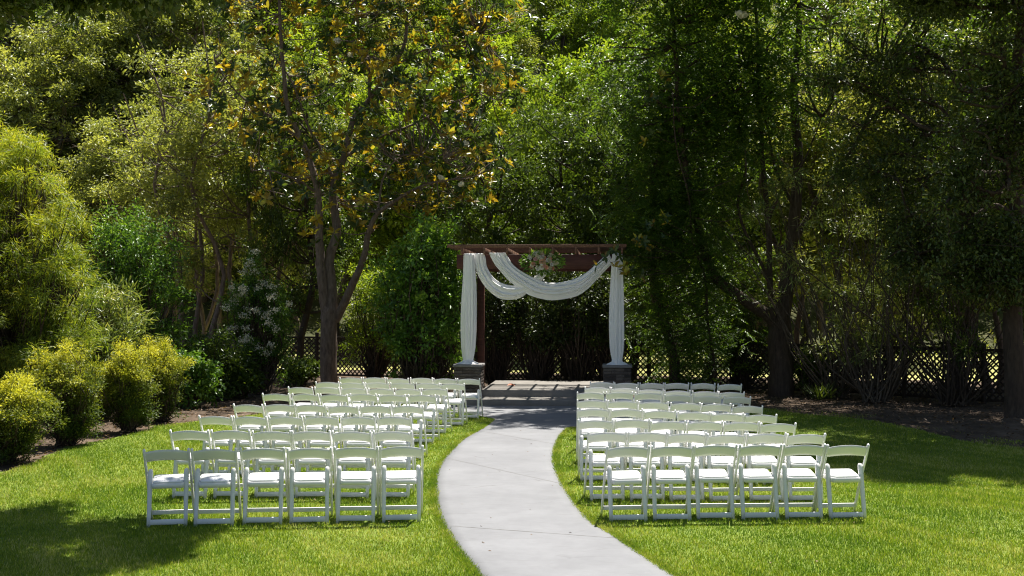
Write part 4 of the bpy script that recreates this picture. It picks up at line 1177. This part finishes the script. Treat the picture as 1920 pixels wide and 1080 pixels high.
# ------------------------------------------------------------------ background wood
kinds = {
    'bright': generic_tree('leafy_tree', 201, 12, 3.3, 2.2, LM['bright'], M['barkd'], 80, 290, .19, .085, 1.0, 1, .2),
    'olive': generic_tree('olive_tree', 202, 12, 3.4, 1.5, LM['olive'], M['bark'], 85, 290, .20, .085, 1.0, 1, .2),
    'dark': generic_tree('evergreen_tree', 203, 12, 3.2, 1.2, LM['dark'], M['barkd'], 80, 300, .17, .08, 1.0, 1, .22),
    'stems': generic_tree('multi_stemmed_tree', 204, 12, 2.6, 3.0, LM['olive'], M['bark'], 60, 330, .13, .055, .95, 5, .15),
}
LAB = {'bright': ('bright green leafy tree', 'tree'), 'olive': ('pale olive green rounded tree', 'tree'), 'dark': ('dark evergreen tree', 'tree'), 'stems': ('slender multi stemmed tree with thin bare trunks', 'tree')}
usedk = set()
br = np.random.default_rng(205)
def place(kind, x, d, h, wide, where, group):
    o = kinds[kind] if kind not in usedk else copy_tree(kinds[kind]); usedk.add(kind)
    X = px(x, d); o.location = (X, d, float(hill(X, d)) - 0.05)
    s = h / 12.0; o.scale = (s * wide, s * wide, s); o.rotation_euler = (0, 0, br.random() * 6.28)
    tag(o, f'{LAB[kind][0]} {where}', 'tree', group)
near = [('stems', 400, 34.5, 11.5, 1.1, 'behind the white flowering bush'), ('stems', 500, 37, 12, 1.1, 'between the flowering bush and the magnolia'), ('stems', 330, 38, 10, 1.2, 'behind the dark privet shrubs'),
        ('dark', 572, 33.5, 10, 0.7, 'right behind the magnolia trunk'), ('bright', 780, 47, 13, 1.0, 'seen past the laurel shrub'), ('bright', 880, 50, 14, 1.1, 'rising over the laurel end of the pergola'),
        ('bright', 990, 46, 12, 1.0, 'rising over the middle of the pergola'), ('bright', 1100, 44, 12.5, 0.95, 'rising over the wisteria end of the pergola'), ('dark', 930, 36.5, 9.0, 0.85, 'behind the fence at the laurel end of the platform'),
        ('dark', 1060, 35.5, 9.0, .85, 'behind the fence at the wisteria end of the platform'), ('bright', 650, 48, 14, 1.0, 'standing beyond the magnolia'), ('dark', 1180, 34, 10, .9, 'just behind the wisteria vine'),
        ('dark', 1330, 33.5, 11, 1.0, 'between the wisteria vine and the forked tree'), ('stems', 1540, 32, 11, 1.2, 'behind the sparse oleander'), ('olive', 1680, 31.5, 10, 1.1, 'behind the silvery oleander'),
        ('dark', 1800, 30, 10, 1.0, 'behind the twiggy oleander thicket'), ('stems', 1880, 29, 10, 1.2, 'beside the oak trunk'), ('dark', 1990, 27, 11, 1.1, 'partly hidden by the oak'),
        ('bright', 1450, 44, 14, 1.1, 'seen past the forked tree'), ('olive', 1620, 44, 14, 1.1, 'on the slope beyond the oleanders')]
for kind, x, d, h, w, where in near:
    place(kind, x, d, h, w, where, 'trees behind the lattice fence')
cols = [(-120, 62), (0, 56), (90, 60), (175, 54), (250, 62), (330, 56), (420, 52)]
for x, d in cols:
    place('olive', x, d, br.uniform(8, 11), br.uniform(1.0, 1.3), 'at the foot of the hillside beyond the privet', 'olive trees at the foot of the hill')
for row, d0 in enumerate((57, 64, 72, 81, 91, 102, 114)):
    for x0 in np.arange(-160 + 60 * (row % 2), 2100, 125):
        x = x0 + br.uniform(-45, 45); d = d0 + br.uniform(-3, 3)
        pb = 0.55 if 560 < x < 1500 else 0.12
        kind = 'bright' if br.random() < pb else ('dark' if br.random() < .15 else 'olive')
        place(kind, x, d, br.uniform(8, 13), br.uniform(0.95, 1.3), 'growing up the wooded hillside', 'trees on the wooded hillside')

# undergrowth on the hill and in the meadow
r = np.random.default_rng(210)
n = 60000
X = r.uniform(-75, 75, n); Y = 40 + 95 * r.random(n) ** 1.2
keep = np.abs(X) < Y * 0.56 + 2; X, Y = X[keep], Y[keep]; n = len(X)
cl = np.sin(X * .9 + np.sin(Y * .7) * 2) * np.sin(Y * .8 + X * .3)
hh = np.where(Y > 50, 0.2 + np.clip(cl, 0, 1) * 2.2, 0.10 + np.clip(cl, 0, 1) * .5) * r.random(n)
P_ = np.stack([X, Y, hill(X, Y) + hh], 1)
sz = np.where(Y > 50, .26, .12) * r.uniform(.6, 1.3, n)
ug = add('undergrowth', crown_mesh('undergrowth', [(P_, r.normal(size=(n, 3)) + [0, 0, .5], r.normal(size=(n, 3)) + [0, 0, .8], sz, sz * .5, np.clip(r.normal(.6, .25, n), 0, 1))]), LM['olive'])
tag(ug, 'low scrub and dry weeds covering the meadow and hillside', 'undergrowth', kind='stuff')

# leaf litter on the bare soil
n = 20000
X = r.uniform(-10, 12, n); Y = r.uniform(15, 33, n)
keep = ~in_poly(X, Y, lawn_poly) & ~((X > -1.6) & (X < 3.2) & (Y > 23.5) & (Y < 28.8)); X, Y = X[keep], Y[keep]; n = len(X)
P_ = np.stack([X, Y, gz(X, Y) + 0.0 + .012 * r.random(n)], 1)
tag(add('leaf_litter', crown_mesh('leaf_litter', [(P_, r.normal(size=(n, 3)) * [1, 1, .2], r.normal(size=(n, 3)) * .3 + [0, 0, 1], r.uniform(.05, .11, n), r.uniform(.02, .05, n), r.random(n))]), LM['litter']), 'dry brown leaves scattered on the bare soil', 'leaf litter', kind='stuff')

# one orange fallen leaf on the platform
V, T, kk = leaf_geo(np.array([[0, 0, 0.0]]), np.array([[1.0, .2, 0.1]]), np.array([[0, -.4, 1.0]]), np.array([.19]), np.array([.09]), .25, True)
om = noise_mat('orange_dry_leaf', [(0.3, (0.5, 0.11, 0.03)), (0.7, (0.62, 0.17, 0.05))], 20, 0.6)
o = add('fallen_leaf', make_mesh('fallen_leaf', V, T), om); d = F * (CH - .33) / (722 - HY); o.location = (px(951, d), d, .325)
tag(o, 'single orange dry leaf lying on the concrete platform', 'leaf')

# ------------------------------------------------------------------ grass blades
r = np.random.default_rng(220)
n = 860000
d = 6.5 + 19.5 * r.random(n) ** 1.55
X = r.uniform(-1, 1, n) * (d * 0.475 + 0.4)
keep = in_poly(X, d, lawn_poly) & ~in_poly(X, d, path_poly) & ~in_poly(X, d, apron_poly)
X, d = X[keep], d[keep]
# thin stray grass in the bare soil next to the lawn
xs = r.uniform(3.5, 12, 60000); ys = r.uniform(15.5, 25.5, 60000)
dens = np.clip(np.sin(xs * 1.7 + np.sin(ys * 2.1) * 1.5) * np.sin(ys * 1.9 + xs) + 0.15, 0, 1)
kk_ = ~in_poly(xs, ys, lawn_poly) & (in_poly(xs, ys - 1.6, lawn_poly)) & (r.random(60000) < dens)
X = np.concatenate([X, xs[kk_]]); d = np.concatenate([d, ys[kk_]]); n = len(X)
# ragged fringe leaning over the path edge
ex, ed = [], []
for E_, sgn in ((PL, -1), (PR, 1)):
    t = r.random(16000) * 88; i0 = t.astype(int); f = (t - i0)[:, None]
    p = E_[i0] * (1 - f) + E_[i0 + 1] * f; tg = unit(E_[i0 + 1] - E_[i0]); nn = np.stack([tg[:, 1], -tg[:, 0]], 1) * sgn
    p = p + nn * r.uniform(-.02, .05, (len(p), 1)) * (0.5 + np.abs(np.sin(t * 1.7 + np.sin(t * 5))))[:, None]
    ex.append(p[:, 0]); ed.append(p[:, 1])
ne = len(ex[0]) * 2
X = np.concatenate([X] + ex); d = np.concatenate([d] + ed); n = len(X)
a = r.random(n) * 6.28; lean = r.uniform(0.1, 0.75, n); lean[-ne:] *= 1.5
h = r.uniform(.020, .044, n) * (1 + .25 * np.sin(X * 1.9 + 1) * np.sin(d * 1.3)); w = r.uniform(.0045, .0085, n) * (0.75 + d / 22)
B0 = np.stack([X, d, gz(X, d) + .003], 1)
S = np.stack([np.cos(a), np.sin(a), np.zeros(n)], 1) * w[:, None] / 2
b2 = r.random(n) * 6.28
tip = B0 + np.stack([np.cos(b2) * lean * h, np.sin(b2) * lean * h, h], 1)
V = np.stack([B0 - S, B0 + S, tip], 1).reshape(-1, 3)
patch = 0.14 * np.sin(X * 2.3 + 2 * np.sin(d * 1.1)) + 0.12 * np.sin(X * .7 - d * .9) + .12 * np.sin(X * 6.1 + d * 5.3 + 2 * np.sin(X * 3.3)) + .10 * np.sin(X * 13 + 3 * np.sin(d * 9)) * np.sin(d * 11 + X)
cv = np.clip(r.normal(.46, .24, n) + patch + (r.random(n) < .05) * .5, 0, 1)
gr = add('grass', make_mesh('grass', V, np.arange(3 * n).reshape(-1, 3), var=cv), LM['grass'])
tag(gr, 'short mown green grass blades of the lawn', 'grass', kind='stuff')

# small fallen petals and leaves on the lawn and path
n = 420
X = r.uniform(-9, 9, n); Y = 8.5 + 15 * r.random(n)
P_ = np.stack([X, Y, gz(X, Y) + np.where(in_poly(X, Y, path_poly), .0185, .045)], 1)
tag(add('fallen_petals', crown_mesh('fallen_petals', [(P_, r.normal(size=(n, 3)) * [1, 1, .1], r.normal(size=(n, 3)) * .2 + [0, 0, 1], r.uniform(.015, .045, n), r.uniform(.01, .022, n), r.random(n))]), LM['litter']), 'tiny dry leaves and petals scattered over lawn and path', 'leaf litter', kind='stuff')
